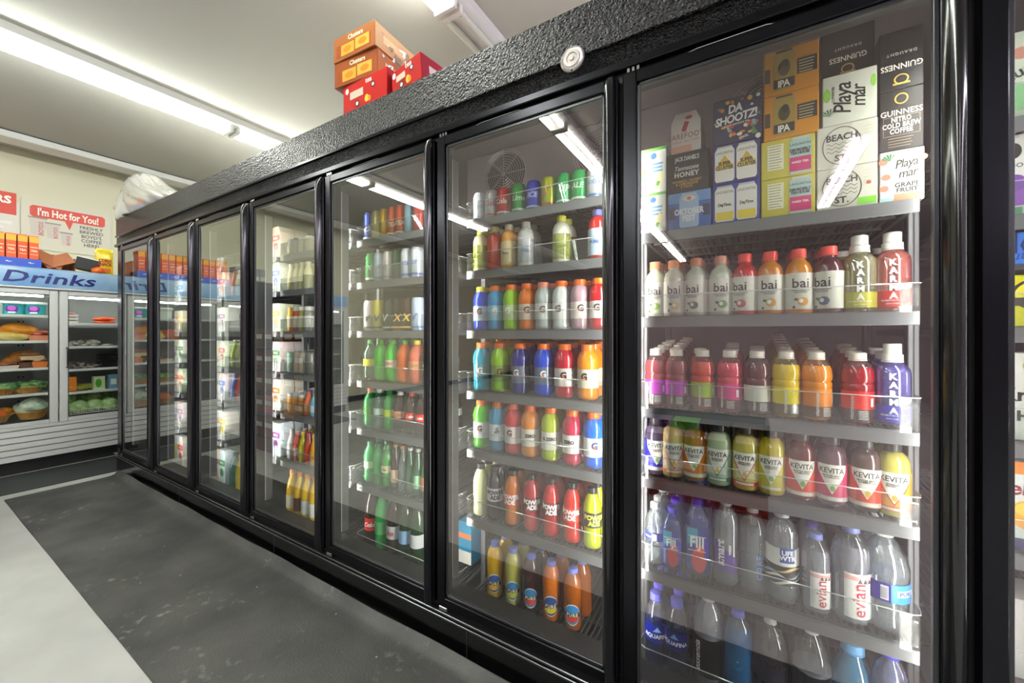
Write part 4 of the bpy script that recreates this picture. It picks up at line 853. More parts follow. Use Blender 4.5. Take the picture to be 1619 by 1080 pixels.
# sports drinks: three shelves
def bolt(c='#1d1d1f', bg=None, word='G'):
    def f(K, s, w):
        b = MB(); a, e = K['lab']; r = rr(K, w, a, e)
        text_wrap(b, word, .034 if len(word) == 1 else .017, mat(c, .4), r+.0006, (a+e)/2*s+.008, 0, 0, .05)
        if len(word) == 1:
            m = mat('#f06a1e', .4); z0 = (a+e)/2*s+.008
            wrap_strip(b, m, r+.0009, lambda t: z0-.010+.0*t, lambda t: z0-.010+.012*max(0, 1-abs(t)/.12), -.12, .12, 4)
        return b
    return f
OC = '#f2711c'; TL = lambda c: clear(c, .08, .1, .55, c)
row(B, 2, 'sportsdrink', [(753, '#3a68d0', '#d8c83a', 'blue sports drink with yellow cap', '#c8d8e8', bolt(), 'g'), (779, '#57b4e2', OC, 'sky blue sports drink', '#a9d4e8', bolt('#e8f0f4'), 'g2'), (809, '#a8d43a', OC, 'lime sports drink', '#b8cfa0', bolt('#f0f4e8'), 'g2'), (832, '#e8891e', OC, 'orange sports drink', '#d8c8b8', bolt(), 'g'),
    (859, '#b4bcb8', '#e8907a', 'grey sports drink with faded cap', '#d8dcd8', bolt('#5a5a5a'), 'g3'), (888, '#dfe2e0', OC, 'cloudy white sports drink', '#e4e4e0', bolt('#5a5a5a'), 'g3'), (917, '#c0a8b0', OC, 'clear violet sports drink', '#e8dcd8', bolt(), 'g'), (943, '#d04a52', OC, 'red sports drink', '#ece8e4', bolt(), 'g')], 'sports drink bottles', H=.188, w=.98, back=3, level=None)
row(B, 3, 'sportsdrink', [(762, '#4fb4cc', OC, 'aqua sports drink', TL('#7ac4d4'), bolt('#f0f4f4'), 'g2'), (791, '#a9d62e', OC, 'bright lime sports drink', TL('#a9c870'), bolt(), 'g'), (823, '#2f3a86', OC, 'dark indigo sports drink', TL('#9aa0b4'), bolt('#f2f2f2'), 'g2'), (860, '#3a6ed2', OC, 'royal blue sports drink', TL('#8a9ab8'), bolt('#f2f2f2'), 'g2'),
    (893, '#b83a50', OC, 'raspberry sports drink', '#d8d0cc', bolt(), 'g'), (930, '#f0a022', OC, 'golden orange sports drink', '#e0d8c8', bolt(), 'g')], 'sports drink bottles', H=.205, w=1.10, back=4, pitch=.084)
row(B, 4, 'sportsdrink', [(758, '#7ecc5a', OC, 'white-wrapped sports drink with green base', '#e8ece8', bolt(), 'g'), (787, '#3fa8c8', OC, 'white-wrapped sports drink with teal base', '#e4ecee', bolt('#1d1d1f', None, 'G\nFIT'), 'gf'), (811, '#cc2f48', '#f07a5a', 'red sports drink', '#e8e0dc', bolt(), 'g'), (839, '#e8941e', OC, 'orange sports drink', '#e8e4da', bolt('#2a2a2a', None, 'ZERO'), 'gz'),
    (871, '#c2d238', OC, 'yellow-green sports drink', '#eceadc', bolt('#2a2a2a', None, 'G ZERO'), 'gy'), (905, '#c83a6a', OC, 'magenta sports drink', '#f0ece8', bolt('#2a2a2a', None, 'ZERO'), 'gz'), (939, '#3a86d8', OC, 'azure sports drink', '#f0f0f0', bolt('#1d2f6a'), 'gb')], 'sports drink bottles', H=.205, w=1.04, back=3, pitch=.084)
def power(bc, tc):
    def f(K, s, w):
        b = MB(); a, e = K['lab']; r = rr(K, w, a, e)
        text_wrap(b, 'POWER\nADE', .024, mat(tc, .4), r+.0006, (a+e)/2*s, .15, 0, .05, .95); return b
    return f
DK = '#1f1e20'
row(B, 5, 'twist', [(755, '#dfe2bc', DK, 'pale lemonade sports bottle'), (783, '#2a2a34', DK, 'dark sports bottle with pale wrap', '#dfe0e4', power(0, '#2a2a30'), 'pw1'), (811, '#e68a1c', DK, 'orange sports bottle with black wrap', '#e86a1c', power(0, '#f4f4f4'), 'pw2'), (841, '#c05058', DK, 'pink-red sports bottle', clear('#d07a7a', .08, .1, .5, '#a83a44'), power(0, '#f4f4f4'), 'pw2'),
    (872, '#d0484e', DK, 'watermelon red sports bottle', clear('#d07070', .08, .1, .5, '#b8343e'), power(0, '#f4f4f4'), 'pw2'), (905, '#e0503a', DK, 'coral sports bottle', '#e8563e', power(0, '#f4f4f4'), 'pw2'), (937, '#cdd43c', DK, 'yellow sports bottle with black wrap', '#2a2a2c', power(0, '#e4e45a'), 'pw3')], 'shoulder-twisted sports bottles', H=.222, w=1.0, back=3, pitch=.080)
def pureleaf(c1, c2):
    def f(K, s, w):
        b = MB(); a, e = K['lab']; r = rr(K, w, a, e)
        A = .85; f1 = lambda q: (lambda t: ((a+e)/2 - (e-a)*.5*q*math.sqrt(max(0, 1-(t/A)**2)))*s); f2 = lambda q: (lambda t: ((a+e)/2 + (e-a)*.5*q*math.sqrt(max(0, 1-(t/A)**2)))*s)
        wrap_strip(b, mat('#e8f0ea', .4), r, f1(1.12), f2(1.12), -A, A, 20); wrap_strip(b, mat(c1, .4), r+.0003, f1(1.0), f2(1.0), -A*.95, A*.95, 20)
        wrap_strip(b, mat(c2, .4), r+.0006, lambda t: f1(.8)(t), lambda t: ((a+e)/2+.02*t)*s, -A*.8, A*.8, 16)
        wrap_strip(b, INK, r+.0009, ((a+e)/2-.008)*s, ((a+e)/2+.008)*s, -A, A, 16); text_wrap(b, 'PURE', .017, mat('#f0e8c8', .4), r+.0012, (a+e)/2*s, 0, 0, .04, 1.2)
        return b
    return f
PL = [(783, '#f2c30c', 'yellow juice bottle with blue disc label', '#2a54a0', '#f0b020'), (812, '#d9d58c', 'pale yellow juice bottle with blue label', '#3a8ac8', '#d8d23a'), (840, '#3a2026', 'dark purple juice bottle with blue label', '#3a8ac8', '#c8403a'), (872, '#d8842c', 'orange-brown tea bottle with yellow label', '#2a4a90', '#ecd028'), (906, '#a8641c', 'amber tea bottle with blue and red label', '#2f8ac8', '#d8402e')]
for k, (px, body, d, c1, c2) in enumerate(PL):
    y = YS+.066; x = wx(px, y)
    bottle('carafe', x, y, ZS[6]+.001, body, '#7a86d8', lab(d, k, 'bottom shelf', B), group='blue-capped juice bottles', art=pureleaf(c1, c2), artkey='pl%d' % k, labc=clear('#ffffff', .04, .05), H=.228, w=1.0, rz=face(x, y, .8))
    bottle('carafe', x+.012, y+.09, ZS[6]+.001, body, '#8a92dc', lab(d, k, 'bottom shelf', B, 1), group='blue-capped juice bottles', H=.228, w=1.0, simple=True)
carton(wx(722, .3), wx(722, .3)+.09, .30, ZS[6]+.018, .20, .09, '#3a9ac0', 'teal juice carton with orange band, at the left of the sixth door', lambda b, w, h, y: (quad(b, -w/2, w/2, h*.6, h*.72, y, '#e8762a'), quad(b, -w/2, w/2, 0, h*.3, y, '#e8e4dc')), group='juice cartons', name='juice_carton', peak=.03)

# ------------------------------------------------------------------ fifth door
B = 4
row(B, 0, 'tallcan', [(571, '#5a68a8', None, 'blue can with white splash', None, canart('#e8e8f0', 'ICE', .03, .5), 't1'), (589, '#d8cf9a', None, 'cream coloured tall can', None, canart('#b8a050', 'TEA'), 't2'), (603, '#d8b84a', None, 'yellow tall can'), (617, '#d07a44', None, 'copper orange tall can', None, canart('#f0e0c0', 'TEA'), 't3'), (633, '#d8703a', None, 'orange tall can', None, canart('#f4d8a0', 'TEA'), 't3'), (648, '#9cb8c8', None, 'pale blue tall can'), (663, '#c85a52', None, 'red tall can')], 'tall drink cans', H=.154, back=1, cat='can')
row(B, 1, 'can', [(588, '#4a8a5a', None, 'green and white can', None, canart('#f0f0f0', 'X'), 'u1'), (595, '#c8d0d8', None, 'silver can', None, canart('#4a6a9a', 'X'), 'u2'), (610, '#e0dad8', None, 'white can with grey letters', None, canart('#8a8a8a', 'ZERO', .02, 1.57), 'u3'), (626, '#2f4a40', None, 'dark green can'), (641, '#dfe4ea', None, 'white can with blue band', None, canart('#3a5ab8', 'ICE', .026), 'u4'), (655, '#e2e6ea', None, 'white can', None, canart('#3a5ab8', 'ICE', .026), 'u4')], 'energy drink cans', H=.15, w=1.0, back=1, cat='can')
row(B, 2, 'tallcan', [(578, '#cfc8c4', None, 'silvery energy can with black mark', None, canart('#3a3a3a', 'V', .05), 'v1'), (599, '#d8cf78', None, 'pale yellow energy can', None, canart('#2a2a2a', 'V', .05), 'v1'), (616, '#242424', None, 'black energy can', None, canart('#b8c8b0', 'V', .05), 'v2'), (631, '#1d1a18', None, 'black energy can with orange mark', None, canart('#e8a83a', 'X', .05), 'v3'), (646, '#3a2218', None, 'brown energy can with yellow mark', None, canart('#f0c83a', 'X', .05), 'v4'), (661, '#c8d4e4', None, 'white and blue energy can', None, canart('#2a5aa0', 'V', .05), 'v5')], 'energy drink cans', H=.16, w=1.1, back=2, cat='can')
CLG = clear('#b8e0c0', .12, .04, .45, '#3f7a58', edge=.6, power=2)
row(B, 3, 'soda', [(573, CLG, '#3a8a4a', 'clear ginger ale bottle with yellow band', '#d8d23a'), (592, '#58c83a', '#3fae3a', 'bright green soda bottle'), (613, '#4fc634', '#3fae3a', 'lime green soda bottle with red label', '#e0dcc8', wordband('DEW', '#c8402a', .02), 'dew'), (630, '#e07a2e', '#3f9a4a', 'orange soda bottle'), (644, '#d88a78', '#d8d43a', 'pink lemonade soda bottle with yellow cap', '#d89a80', wordband('Lem', '#6a8a2a', .018), 'lm2'), (661, '#241614', '#d8d8dc', 'dark cola bottle with round emblem', '#2a2a30', wordband('pepsi', '#e8e8f0', .014), 'ps')], 'soda bottles', H=.212, w=1.2, back=2, pitch=.085)
row(B, 4, 'soda', [(571, '#4a9a60', '#e0502e', 'green soda bottle with orange cap', '#4f8a3a'), (589, clear('#c8e8d8', .12, .04, .4, '#6aa88a', edge=.6, power=2), '#e8ecec', 'pale green sparkling bottle', '#d8e8e0'), (605, '#2f9a50', '#2f8a48', 'green soda bottle', '#c8d85a'), (622, '#2e1712', '#d8d4d0', 'cola bottle with tan label', '#d8a88a', wordband('Dr', '#8a2a1e', .022), 'dr'), (637, '#2a1310', '#c8342e', 'cola bottle with red label', '#d0342c', wordband('Coke', '#f6eeea', .018, shear=.3), 'ck'), (652, '#2a1310', '#2a2a2a', 'cola bottle with red label and dark cap', '#d83a2e', wordband('Coke', '#f6eeea', .018, shear=.3), 'ck'), (665, '#2a1310', '#e8e8e8', 'cola bottle with silver label', '#c8ccd0')], 'soda bottles', H=.205, w=1.08, back=2)
pe = row(B, 5, 'soda', [(576, '#58b87a', '#2f7a4a', 'green mineral water bottle', '#c8e0c0'), (587, '#5ab070', '#2f7a4a', 'green mineral water bottle behind'), (601, '#4a9a50', '#3a9a58', 'ginger ale bottle with cream label', '#e8e2c4', wordband('Ale', '#4a7a3a', .02), 'al')], 'green mineral water bottles', H=.215, w=.96, back=1)
row(B, 5, 'glass', [(614, '#38201a', '#c8984a', 'dark glass bottle with tan cap', '#d8c0a0'), (624, clear('#e0e4e8', .12, .04, .3, '#a8b0b4', edge=.6, power=2), '#c88a6a', 'clear glass bottle with coppery cap'), (634, CLG, '#c8ccc8', 'clear green glass bottle'), (643, CLG, '#b8bcb8', 'slim green glass bottle', '#a8d0b0'), (653, '#2f6a3a', '#c8ccc8', 'green glass bottle with brown label', '#c88a5a'), (663, CLG, '#c8d04a', 'green glass bottle with yellow cap')], 'slim glass bottles', H=.225, w=.85, back=1, k0=3, prev0=pe)
row(B, 6, 'twolitre', [(586, '#2a1412', '#d8342c', 'large cola bottle with red label', '#c8302a', wordband('Coke', '#f6eeea', .03, shear=.3), 'bk'), (605, '#3fb870', '#2f9a50', 'large green soda bottle', '#7ac88a'), (624, '#24110f', '#e8e8ea', 'large diet cola bottle with white label', '#dcdee2', wordband('ke', '#c8302a', .04, shear=.2), 'dk'), (643, '#1f3a2a', '#e4e6ea', 'large dark green bottle with pale blue label', '#a8c8e8'), (661, '#26402a', '#c8a05a', 'large dark bottle with white label', '#e0e2e4')], 'large soda bottles', H=.31, w=.72, back=1, dy=.01, pitch=.095)

# ------------------------------------------------------------------ fourth door
B = 3
row(B, 0, 'jar', [(446, '#b8b4a8', '#6a7a80', 'small pale jar'), (458, '#8a9a9a', '#4a5a6a', 'small grey jar'), (471, '#c8bfae', '#c8c4b8', 'small cream jar'), (483, '#c0b8a8', '#c8c4b8', 'small beige jar')], 'small drink jars', H=.105, back=1, cat='jar')
row(B, 1, 'milk', [(450, '#d8d2a8', '#c8c4b0', 'cream coloured milk bottle'), (461, '#dcd8b4', '#c8c4b0', 'wide cream milk bottle'), (472, '#d4cfa4', '#c8c4b0', 'glass milk bottle'), (483, '#ded9b6', '#c8c4b0', 'glass milk bottle by the handle')], 'milk bottles', H=.17, w=.95, back=1)
row(B, 2, 'jar', [(445, '#e0b028', '#d8a028', 'yellow drink jar', '#e8dcc0'), (456, '#d8682a', '#e0e0d8', 'orange drink jar', '#ecd8c8'), (467, '#a8a050', '#d8d4c0', 'olive drink jar', '#d8d4b8'), (480, '#8a8a80', '#c8c8c0', 'grey drink jar', '#d0d0c8')], 'coffee drink jars', H=.15, back=2, cat='jar')
row(B, 3, 'can', [(447, '#9ab0a4', None, 'grey-green can'), (459, '#9a9a96', None, 'grey can'), (470, '#b0aca4', None, 'silver can'), (482, '#6a6a66', None, 'dark grey can')], 'coffee cans', H=.13, back=3, cat='can')
pe = row(B, 4, 'jar', [(449, '#c8a46a', '#c8c8cc', 'tan coffee jar', '#c89a58'), (458, '#c09858', '#c8c8cc', 'brown coffee jar', '#a8783a'), (467, '#b88a4a', '#c8c8cc', 'amber coffee jar', '#b08040')], 'coffee drink jars', H=.12, back=3, cat='jar')
row(B, 4, 'glass', [(476, '#e0884a', '#5a3f90', 'orange bottle with purple cap', '#d89a6a'), (486, '#8ab8d0', '#d8443a', 'pale blue bottle with red cap', '#c8d8e0')], 'small bright bottles', H=.15, back=1, k0=3, prev0=pe)
row(B, 5, 'glass', [(452, '#dfe0dc', '#b8b8bc', 'white bottle with grey cap', '#e4e4e4'), (461, '#e48a80', '#b8b8bc', 'pink-labelled bottle', '#f0d8d4'), (471, '#c8c04a', '#e0b83a', 'yellow-capped olive bottle', '#b0b84a'), (480, '#b85a3a', '#c84a6a', 'red-brown bottle', '#a84a3a'), (488, '#d8a83a', '#e0b83a', 'amber bottle with yellow cap', '#c89838')], 'small bright bottles', H=.185, back=2, pitch=.07)
row(B, 6, 'jug', [(452, '#f0c81e', '#f0902a', 'yellow juice jug with orange lid', '#e8e0c8'), (463, '#f2ca1a', '#f0902a', 'yellow juice jug with dark-printed label', '#5a2a1a'), (475, '#f0c614', '#f0a02a', 'yellow juice jug with white label', '#e0e4e0'), (486, '#efc410', '#f0902a', 'yellow juice jug by the handle', '#e4e6e2')], 'yellow juice jugs', H=.27, w=.80, back=1, pitch=.10)
# ------------------------------------------------------------------ left bays: bottles and milk cartons
COLR = ['#e8e4dc', '#d8e4ea', '#e6d8c4', '#e4e6dc', '#dce4d0', '#e8dcdc']
ACC = ['#c83a3a', '#3a6ac8', '#e0c83a', '#3a8a4a', '#d8702a', '#8a4a8a']
rg = rnd(11)
def A_milk(c):
    return lambda b, w, h, y: (quad(b, -w/2, w/2, h*.55, h*.72, y, c), flatblob(b, 0, h*.36, y, w*.28, h*.12, mat(c, .4)), text_flat(b, 'MILK', .024, mat('#ffffff', .4), 0, h*.635, y-.0004))
for B in (0, 1, 2):
    for k_sh in range(7):
        zz = ZS[k_sh]+.001 ; xr = CX[B+1]-.048
        if (k_sh == 0 and B != 2) or (k_sh == 6 and B == 2): continue
        for k in range(3):
            w = .094; h = [.20, .19, .18, .19, .20, .21, .26][k_sh]; c = COLR[(k+k_sh+B) % 6]; ac = ACC[(k*2+k_sh+B*3) % 6]
            x1 = xr-k*.10-(.31 if False else 0)
            for j in range(1 if k else 2):
                carton(x1-w, x1, YS+.022+.10*j, zz, h, .094, c, '%s carton with %s band, %s from right, %s, %s%s' % (['cream', 'pale blue', 'beige', 'off-white', 'pale green', 'rosy'][(k+k_sh+B) % 6], ['red', 'blue', 'yellow', 'green', 'orange', 'purple'][(k*2+k_sh+B*3) % 6], ORD[k], SH[k_sh], DOORN[B], ', behind' if j else ''), A_milk(ac), group='milk cartons', name='milk_carton', peak=.035, cat='carton')
B = 2
row(B, 1, 'glass', [(372, '#c87a5a', '#c8403a', 'rosy syrup bottle'), (379, '#e0d8b8', '#e0e0d8', 'pale syrup bottle'), (386, '#d0c8a0', '#c8a03a', 'tan syrup bottle')], 'syrup bottles', H=.19, w=.9, back=2)
row(B, 3, 'glass', [(372, '#a8b83a', '#e4e6e0', 'yellow-green juice bottle'), (379, '#b8b890', '#e4e6e0', 'pale juice bottle'), (386, '#c8c84a', '#e4e6e0', 'yellow juice bottle')], 'green juice bottles', H=.20, w=1.1, back=2)
row(B, 4, 'glass', [(372, '#5a7ac8', '#e4e6e0', 'blue juice bottle', '#7a9ad8'), (379, '#c84a3a', '#3a4ab8', 'red juice bottle', '#d86a5a'), (386, '#8ab0d8', '#e4e6e0', 'pale blue juice bottle')], 'coloured juice bottles', H=.21, w=1.1, back=2)
row(B, 6, 'jug', [(372, '#1f6a60', '#2a5a50', 'teal juice jug'), (382, '#c8b82a', '#d8a03a', 'yellow juice jug at the fourth post')], 'teal juice jugs', H=.26, w=.84, back=1, pitch=.10)

# ------------------------------------------------------------------ groceries behind the door cut off at the right edge
B = 7
def slim(px0, z0, h, c, label, art, w=.16, yy=.17, name='food_package', peak=0): 
    x0 = wx(px0, yy); carton(x0, x0+w, yy, z0, h, .12, c, label, art, group='packages behind the right-edge door', name=name, cat='package', peak=peak)
slim(1583, ZS[0]+.001, .20, '#dfe8d8', 'pale green package, top of the right-edge door', lambda b, w, h, y: (quad(b, -w/2, w/2, h*.1, h*.4, y, '#8fc890'), flatblob(b, -w*.3, h*.75, y, .02, .014, mat('#c88a7a', .4)), text_flat(b, 'Lush', .035, INK, -w*.3, h*.55, y, .4)))
slim(1583, ZS[1]+.001, .185, '#e6e6e2', 'white package with purple foot behind the right-edge door', lambda b, w, h, y: (quad(b, -w/2, w/2, h*.12, h*.38, y, '#8a4ab0'), flatblob(b, -w*.38, h*.4, y-.0003, .02, .02, mat('#6a3a98', .4)), text_flat(b, 'MOOD', .014, INK, -w*.36, h*.62, y), flatblob(b, -w*.38, h*.8, y, .012, .018, INK), quad(b, -w/2, -w*.3, .004, h*.1, y, '#4a9a6a')))
slim(1583, 1.421, .075, '#5a8fdc', 'blue package with large dark lettering behind the right-edge door', lambda b, w, h, y: (text_flat(b, 'elo', .07, mat('#16265a', .4), -w*.36, h*.68, y, 0, .02), text_flat(b, 'nut', .03, mat('#1d3a8a', .4), -w*.38, h*.26, y, .1, .01, 1, .3)), yy=.16)
for k, px in enumerate((1590, 1612)):
    yy = .215; bottle('glass', wx(px, yy), yy, 1.507, '#c8a890', '#e8e4dc', '%s brown milk bottle above the blue package' % ['left', 'right'][k], group='milk drinks behind the right-edge door', H=.13, labc='#c8b8a8')
struct_sh = tag(MB().box(CX[7]+.02, CX[8]-.05, .15, .50, 1.409, 1.420, DECK).box(CX[7]+.02, CX[8]-.05, .20, .50, 1.498, 1.506, DECK).obj('shelf'), 'extra narrow shelf behind the right-edge door', 'shelf')
slim(1583, ZS[2]+.001, .118, '#e8e21c', 'bright yellow package with black badge behind the right-edge door', lambda b, w, h, y: (flatblob(b, -w*.15, h*.62, y, .042, .036, INK), flatblob(b, -w*.15, h*.62, y-.0003, .036, .030, mat('#e8d83a', .4)), quad(b, -w*.46, w*.2, h*.40, h*.56, y-.0006, '#1d1d1d'), quad(b, -w*.5, -w*.42, 0, h*.9, y-.0003, '#e8e8e8')))
slim(1583, ZS[3]+.001, .20, '#dcdcd8', 'white tub with black lettering behind the right-edge door', lambda b, w, h, y: (text_flat(b, 'Krom', .04, INK, -w*.22, h*.52, y, 0, .03), text_flat(b, 'HI', .032, INK, -w*.26, h*.28, y, 0, .04), flatblob(b, -w*.2, h*.85, y, .016, .014, mat('#b89a5a', .4))))
slim(1581, ZS[4]+.001, .20, '#dfe4e4', 'frozen dessert box with orange cup picture behind the right-edge door', lambda b, w, h, y: (quad(b, -w/2, w/2, h*.86, h, y, '#e8862a'), text_flat(b, "gel's", .045, mat('#8a1f2a', .4), -w*.32, h*.68, y, .1, .02, 1, .2), flatblob(b, -w*.22, h*.40, y, .030, .034, mat('#f0a028', .4)), flatblob(b, -w*.22, h*.46, y-.0003, .024, .016, mat('#f6c04a', .4)), quad(b, -w/2, w/2, 0, h*.13, y, '#2a2f6a')))
slim(1581, ZS[5]+.001, .18, '#c8c4c4', 'grey and violet package behind the right-edge door', lambda b, w, h, y: (flatblob(b, -w*.05, h*.4, y, .03, .04, mat('#8a84c0', .4)), quad(b, -w/2, -w*.42, h*.2, h*.8, y, '#e8e8e8'), text_flat(b, 'S.', .03, mat('#8a1f3a', .4), -w*.44, h*.85, y)))
for k, px in enumerate((1588, 1604)):
    yy = .24; bottle('soda', wx(px, yy), yy, .301, '#c8382e', '#c8302a', '%s red bottle low behind the right-edge door' % ['left', 'right'][k], group='red bottles low behind the right-edge door', H=.13, labc='#e04a3a', simple=True)
tag(MB().box(CX[7]+.02, CX[8]-.05, .15, .50, .288, .299, DECK).obj('shelf'), 'low narrow shelf behind the right-edge door', 'shelf')
slim(1579, ZS[6]+.001, .15, '#d8402a', 'red pack with dark oval badge low behind the right-edge door', lambda b, w, h, y: (flatblob(b, -w*.12, h*.60, y, .068, .052, mat('#e8c83a', .4)), flatblob(b, -w*.12, h*.60, y-.0003, .061, .045, mat('#241512', .4)), text_flat(b, 'mil', .058, mat('#f6f0e4', .4), -w*.24, h*.62, y-.0006, 0, .04)))

# ------------------------------------------------------------------ white drinks fridge along the left wall
FX = -5.63
FW = mat('#d4d6d3', .3); FIN = mat('#a8aaa8', .5); FLV = mat('#d9dad8', .35, .1)
def fz_y(px):                                             # world Y of an image column on the fridge front
    s = (px-809.5)/F_PX; z = -FX/(CS-SN*s); return -CAM_D+z*(SN+CS*s)
SKY = noisy('#5f96cc', '#c4dbe8', 1.6, .35, detail=6)
def fridge(y0, y1, ndoor, label, word, wy, shl, dot):
    f = empty('display_fridge', (FX, 0, 0), label, 'fridge')
    D = -.70
    b = MB(); b.box(D, -.04, y0, y0+.03, .10, 1.88, FW); b.box(D, -.04, y1-.03, y1, .10, 1.88, FW); b.box(D, D+.03, y0, y1, .10, 1.88, FIN); b.box(D, -.04, y0, y1, 1.64, 1.69, FW); b.box(D, -.04, y0, y1, 1.84, 1.88, FW); b.box(D, -.03, y0, y1, .40, .44, FW); b.obj('cabinet', f, smooth=False)
    MB().box(D+.03, D+.034, y0+.03, y1-.03, .44, 1.64, FIN).obj('back_panel', f)
    b = MB(); n = 8
    vs = []; 
    pr = [(-.03, 1.69), (.012, 1.70), (.022, 1.74), (.022, 1.82), (.010, 1.865), (-.03, 1.88)]
    b.prism([(x, z) for x, z in pr], y0, y1, SKY, 'xz'); 
    sg = b.obj('light_box_sign', f); 
    MB().box(.0, .03, y0, y1, 1.682, 1.696, WHITE, .002).obj('sign_trim', f)
    if word:
        t = MB(); text_flat(t, word, .150, mat('#14226e', .35), y=0.0235, x=wy, z=1.783, bold=.02, face='+x', space=1.05, sx=1.35, shear=.2, sz=.95); t.obj('lettering', sg, smooth=False)
        dk = MB(); ym = wy+.50
        for k, (dy, dz, r) in enumerate([(0, 0, .028), (.025, -.015, .022), (-.02, -.02, .018), (.01, .02, .015)]):
            dk.lathe([(r, .023), (r*.8, .0245), (.001, .025)], mat(['#3f6fc0', '#2a55a8', '#5f8ad0', '#86a8e0'][k], .3), 14, (0, ym+dy, 1.745+dz), 'x')
        dk.obj('berry_emblem', sg)
    w = (y1-y0)/ndoor
    for k in range(ndoor):
        a, c = y0+w*k+.004, y0+w*(k+1)-.004; s = .055
        d = MB(); d.box(-.028, .012, a, a+s, .425, 1.675, FW, .006); d.box(-.028, .012, c-s, c, .425, 1.675, FW, .006); d.box(-.028, .012, a+s, c-s, 1.632, 1.675, FW, .004); d.box(-.028, .012, a+s, c-s, .425, .462, FW, .004)
        dr = d.obj('door', f)
        g = MB()
        for q in ((a+s, a+s+.006, .462, 1.632), (c-s-.006, c-s, .462, 1.632)): g.box(-.012, .0, *q, INK)
        g.box(-.012, 0, a+s, c-s, .462, .467, INK); g.box(-.012, 0, a+s, c-s, 1.626, 1.632, INK); g.obj('gasket', dr)
        p = MB(); p.add([(-.006, a+s, .462), (-.006, c-s, .462), (-.006, c-s, 1.632), (-.006, a+s, 1.632)], [(0, 1, 2, 3)], clear('#eef2ef', .05, 0, edge=.4))
        me = bpy.data.meshes.new('glass_pane'); me.from_pydata(p.v, [], p.f); me.materials.append(p.mats[0]); link('glass_pane', me, dr)
        yh = (a+.012) if k % 2 else (c-.012-.0)
        if k % 2:
            h = MB(); h.tube([(.012, a+.045, .94), (.045, a+.045, .95), (.05, a+.045, .97), (.05, a+.045, 1.10), (.045, a+.045, 1.12), (.012, a+.045, 1.13)], .007, mat('#3a3a3c', .3, .6), 8); h.obj('handle', dr)
        for z in shl[k]:
            sb = MB(); sb.box(-.60, -.075, a+.035, c-.035, z-.012, z, WHITEMETAL, .002); sb.box(-.078, -.070, a+.035, c-.035, z-.022, z+.002, WHITE, .002); sb.obj('shelf', f)
        pg = MB()
        for q in range(14):
            for yy in (c-.13, c-.16): pg.box(D+.034, D+.036, yy, yy+.012, .5+.08*q, .515+.08*q, INK)
        pg.obj('shelf_peg_strip', f, smooth=False)
        if dot[k]:
            lt = MB()
            for q in range(46): lt.box(-.05, -.045, a+.062, a+.068, .60+.0215*q, .609+.0215*q, emis('#ffffff', 5))
            lt.obj('lamp_strip', f, smooth=False)
    for k in range(ndoor):
        ya_ = y0+w*k+.08; MB().lathe([(.008, ya_), (.011, ya_+.005), (.011, ya_+w-.165), (.008, ya_+w-.16)], emis('#fbfffa', 22), 10, (-.10, 0, 1.622), 'y').obj('lamp_tube', f)  # tube added under the top to brighten the dark cabinet interior
    b = MB(); b.box(-.05, -.0, y0, y1, .115, .40, mat('#6f706e', .5)); b.obj('grille_back', f)
    b = MB()
    for q in range(5): b.prism([(.0, .125+.055*q), (.016, .122+.055*q), (.012, .166+.055*q), (.0, .170+.055*q)], y0, y1, FLV, 'xz')
    b.obj('louvre_grille', f)
    MB().box(-.03, .014, y0, y1, .395, .424, FW, .004).obj('sill', f)
    MB().box(-.60, -.03, y0, y1, .0, .115, BLACKMATTE).obj('plinth', f)
    return f
yA, yD = fz_y(93), .62
SHL = [1.438, 1.20, .947, .708]; SHR = [1.369, 1.14, .916, .69]
fridge(2*yA-yD, yD, 2, 'white two-door fridge under a sky blue sign reading Drinks', 'Drinks', -.30, [SHL, SHR], [0, 1])
fridge(2*yA-yD-.012-(yD-yA)*2, 2*yA-yD-.012, 2, 'second white two-door fridge, mirrored in the farthest cooler doors', 'Ice Cold', -2.0, [SHL, SHR], [0, 1])
def atf(px, z, back=.28): return (FX-back, fz_y(px), z+.001)
PK = 'packs inside the white fridge'
# left door
for k, (px, c, c2, d) in enumerate([(-8, '#dfe2da', '#c8ccc4', 'white lidded tub at the left edge of the white fridge'), (27, '#2f9ea6', '#5a2a88', 'left teal tub with purple oval badge'), (62, '#35a4aa', '#5a2a88', 'right teal tub with purple oval badge')]):
    x, y, z = atf(px, SHL[0], .20); t = empty('lidded_tub', (x, y, z), d, 'tub', 'tubs in the white fridge')
    MB().lathe([(.062, 0), (.068, .01), (.076, .105), (.078, .11)], mat(c, .35), 28).obj('tub_body', t); MB().lathe([(.081, .104), (.082, .120), (.078, .124)], mat('#eef0ec', .35), 28).obj('lid', t)
    if k:
        b = MB(); 
        wrap_strip(b, mat(c2, .4), .0735, lambda q: .055-.040*math.sqrt(max(0, 1-((q)/.55)**2)), lambda q: .055+.040*math.sqrt(max(0, 1-((q)/.55)**2)), -.55, .55, 16)
        wrap_strip(b, mat('#c05ac8', .4), .0755, lambda q: .062-.022*math.sqrt(max(0, 1-((q)/.35)**2)), lambda q: .062+.022*math.sqrt(max(0, 1-((q)/.35)**2)), -.35, .35, 12)
        wrap_strip(b, mat('#f4f4f0', .4), .076, .016, .030, -.3, .3, 8)
        o = b.obj('badge', t); o.rotation_euler[2] = R(78)
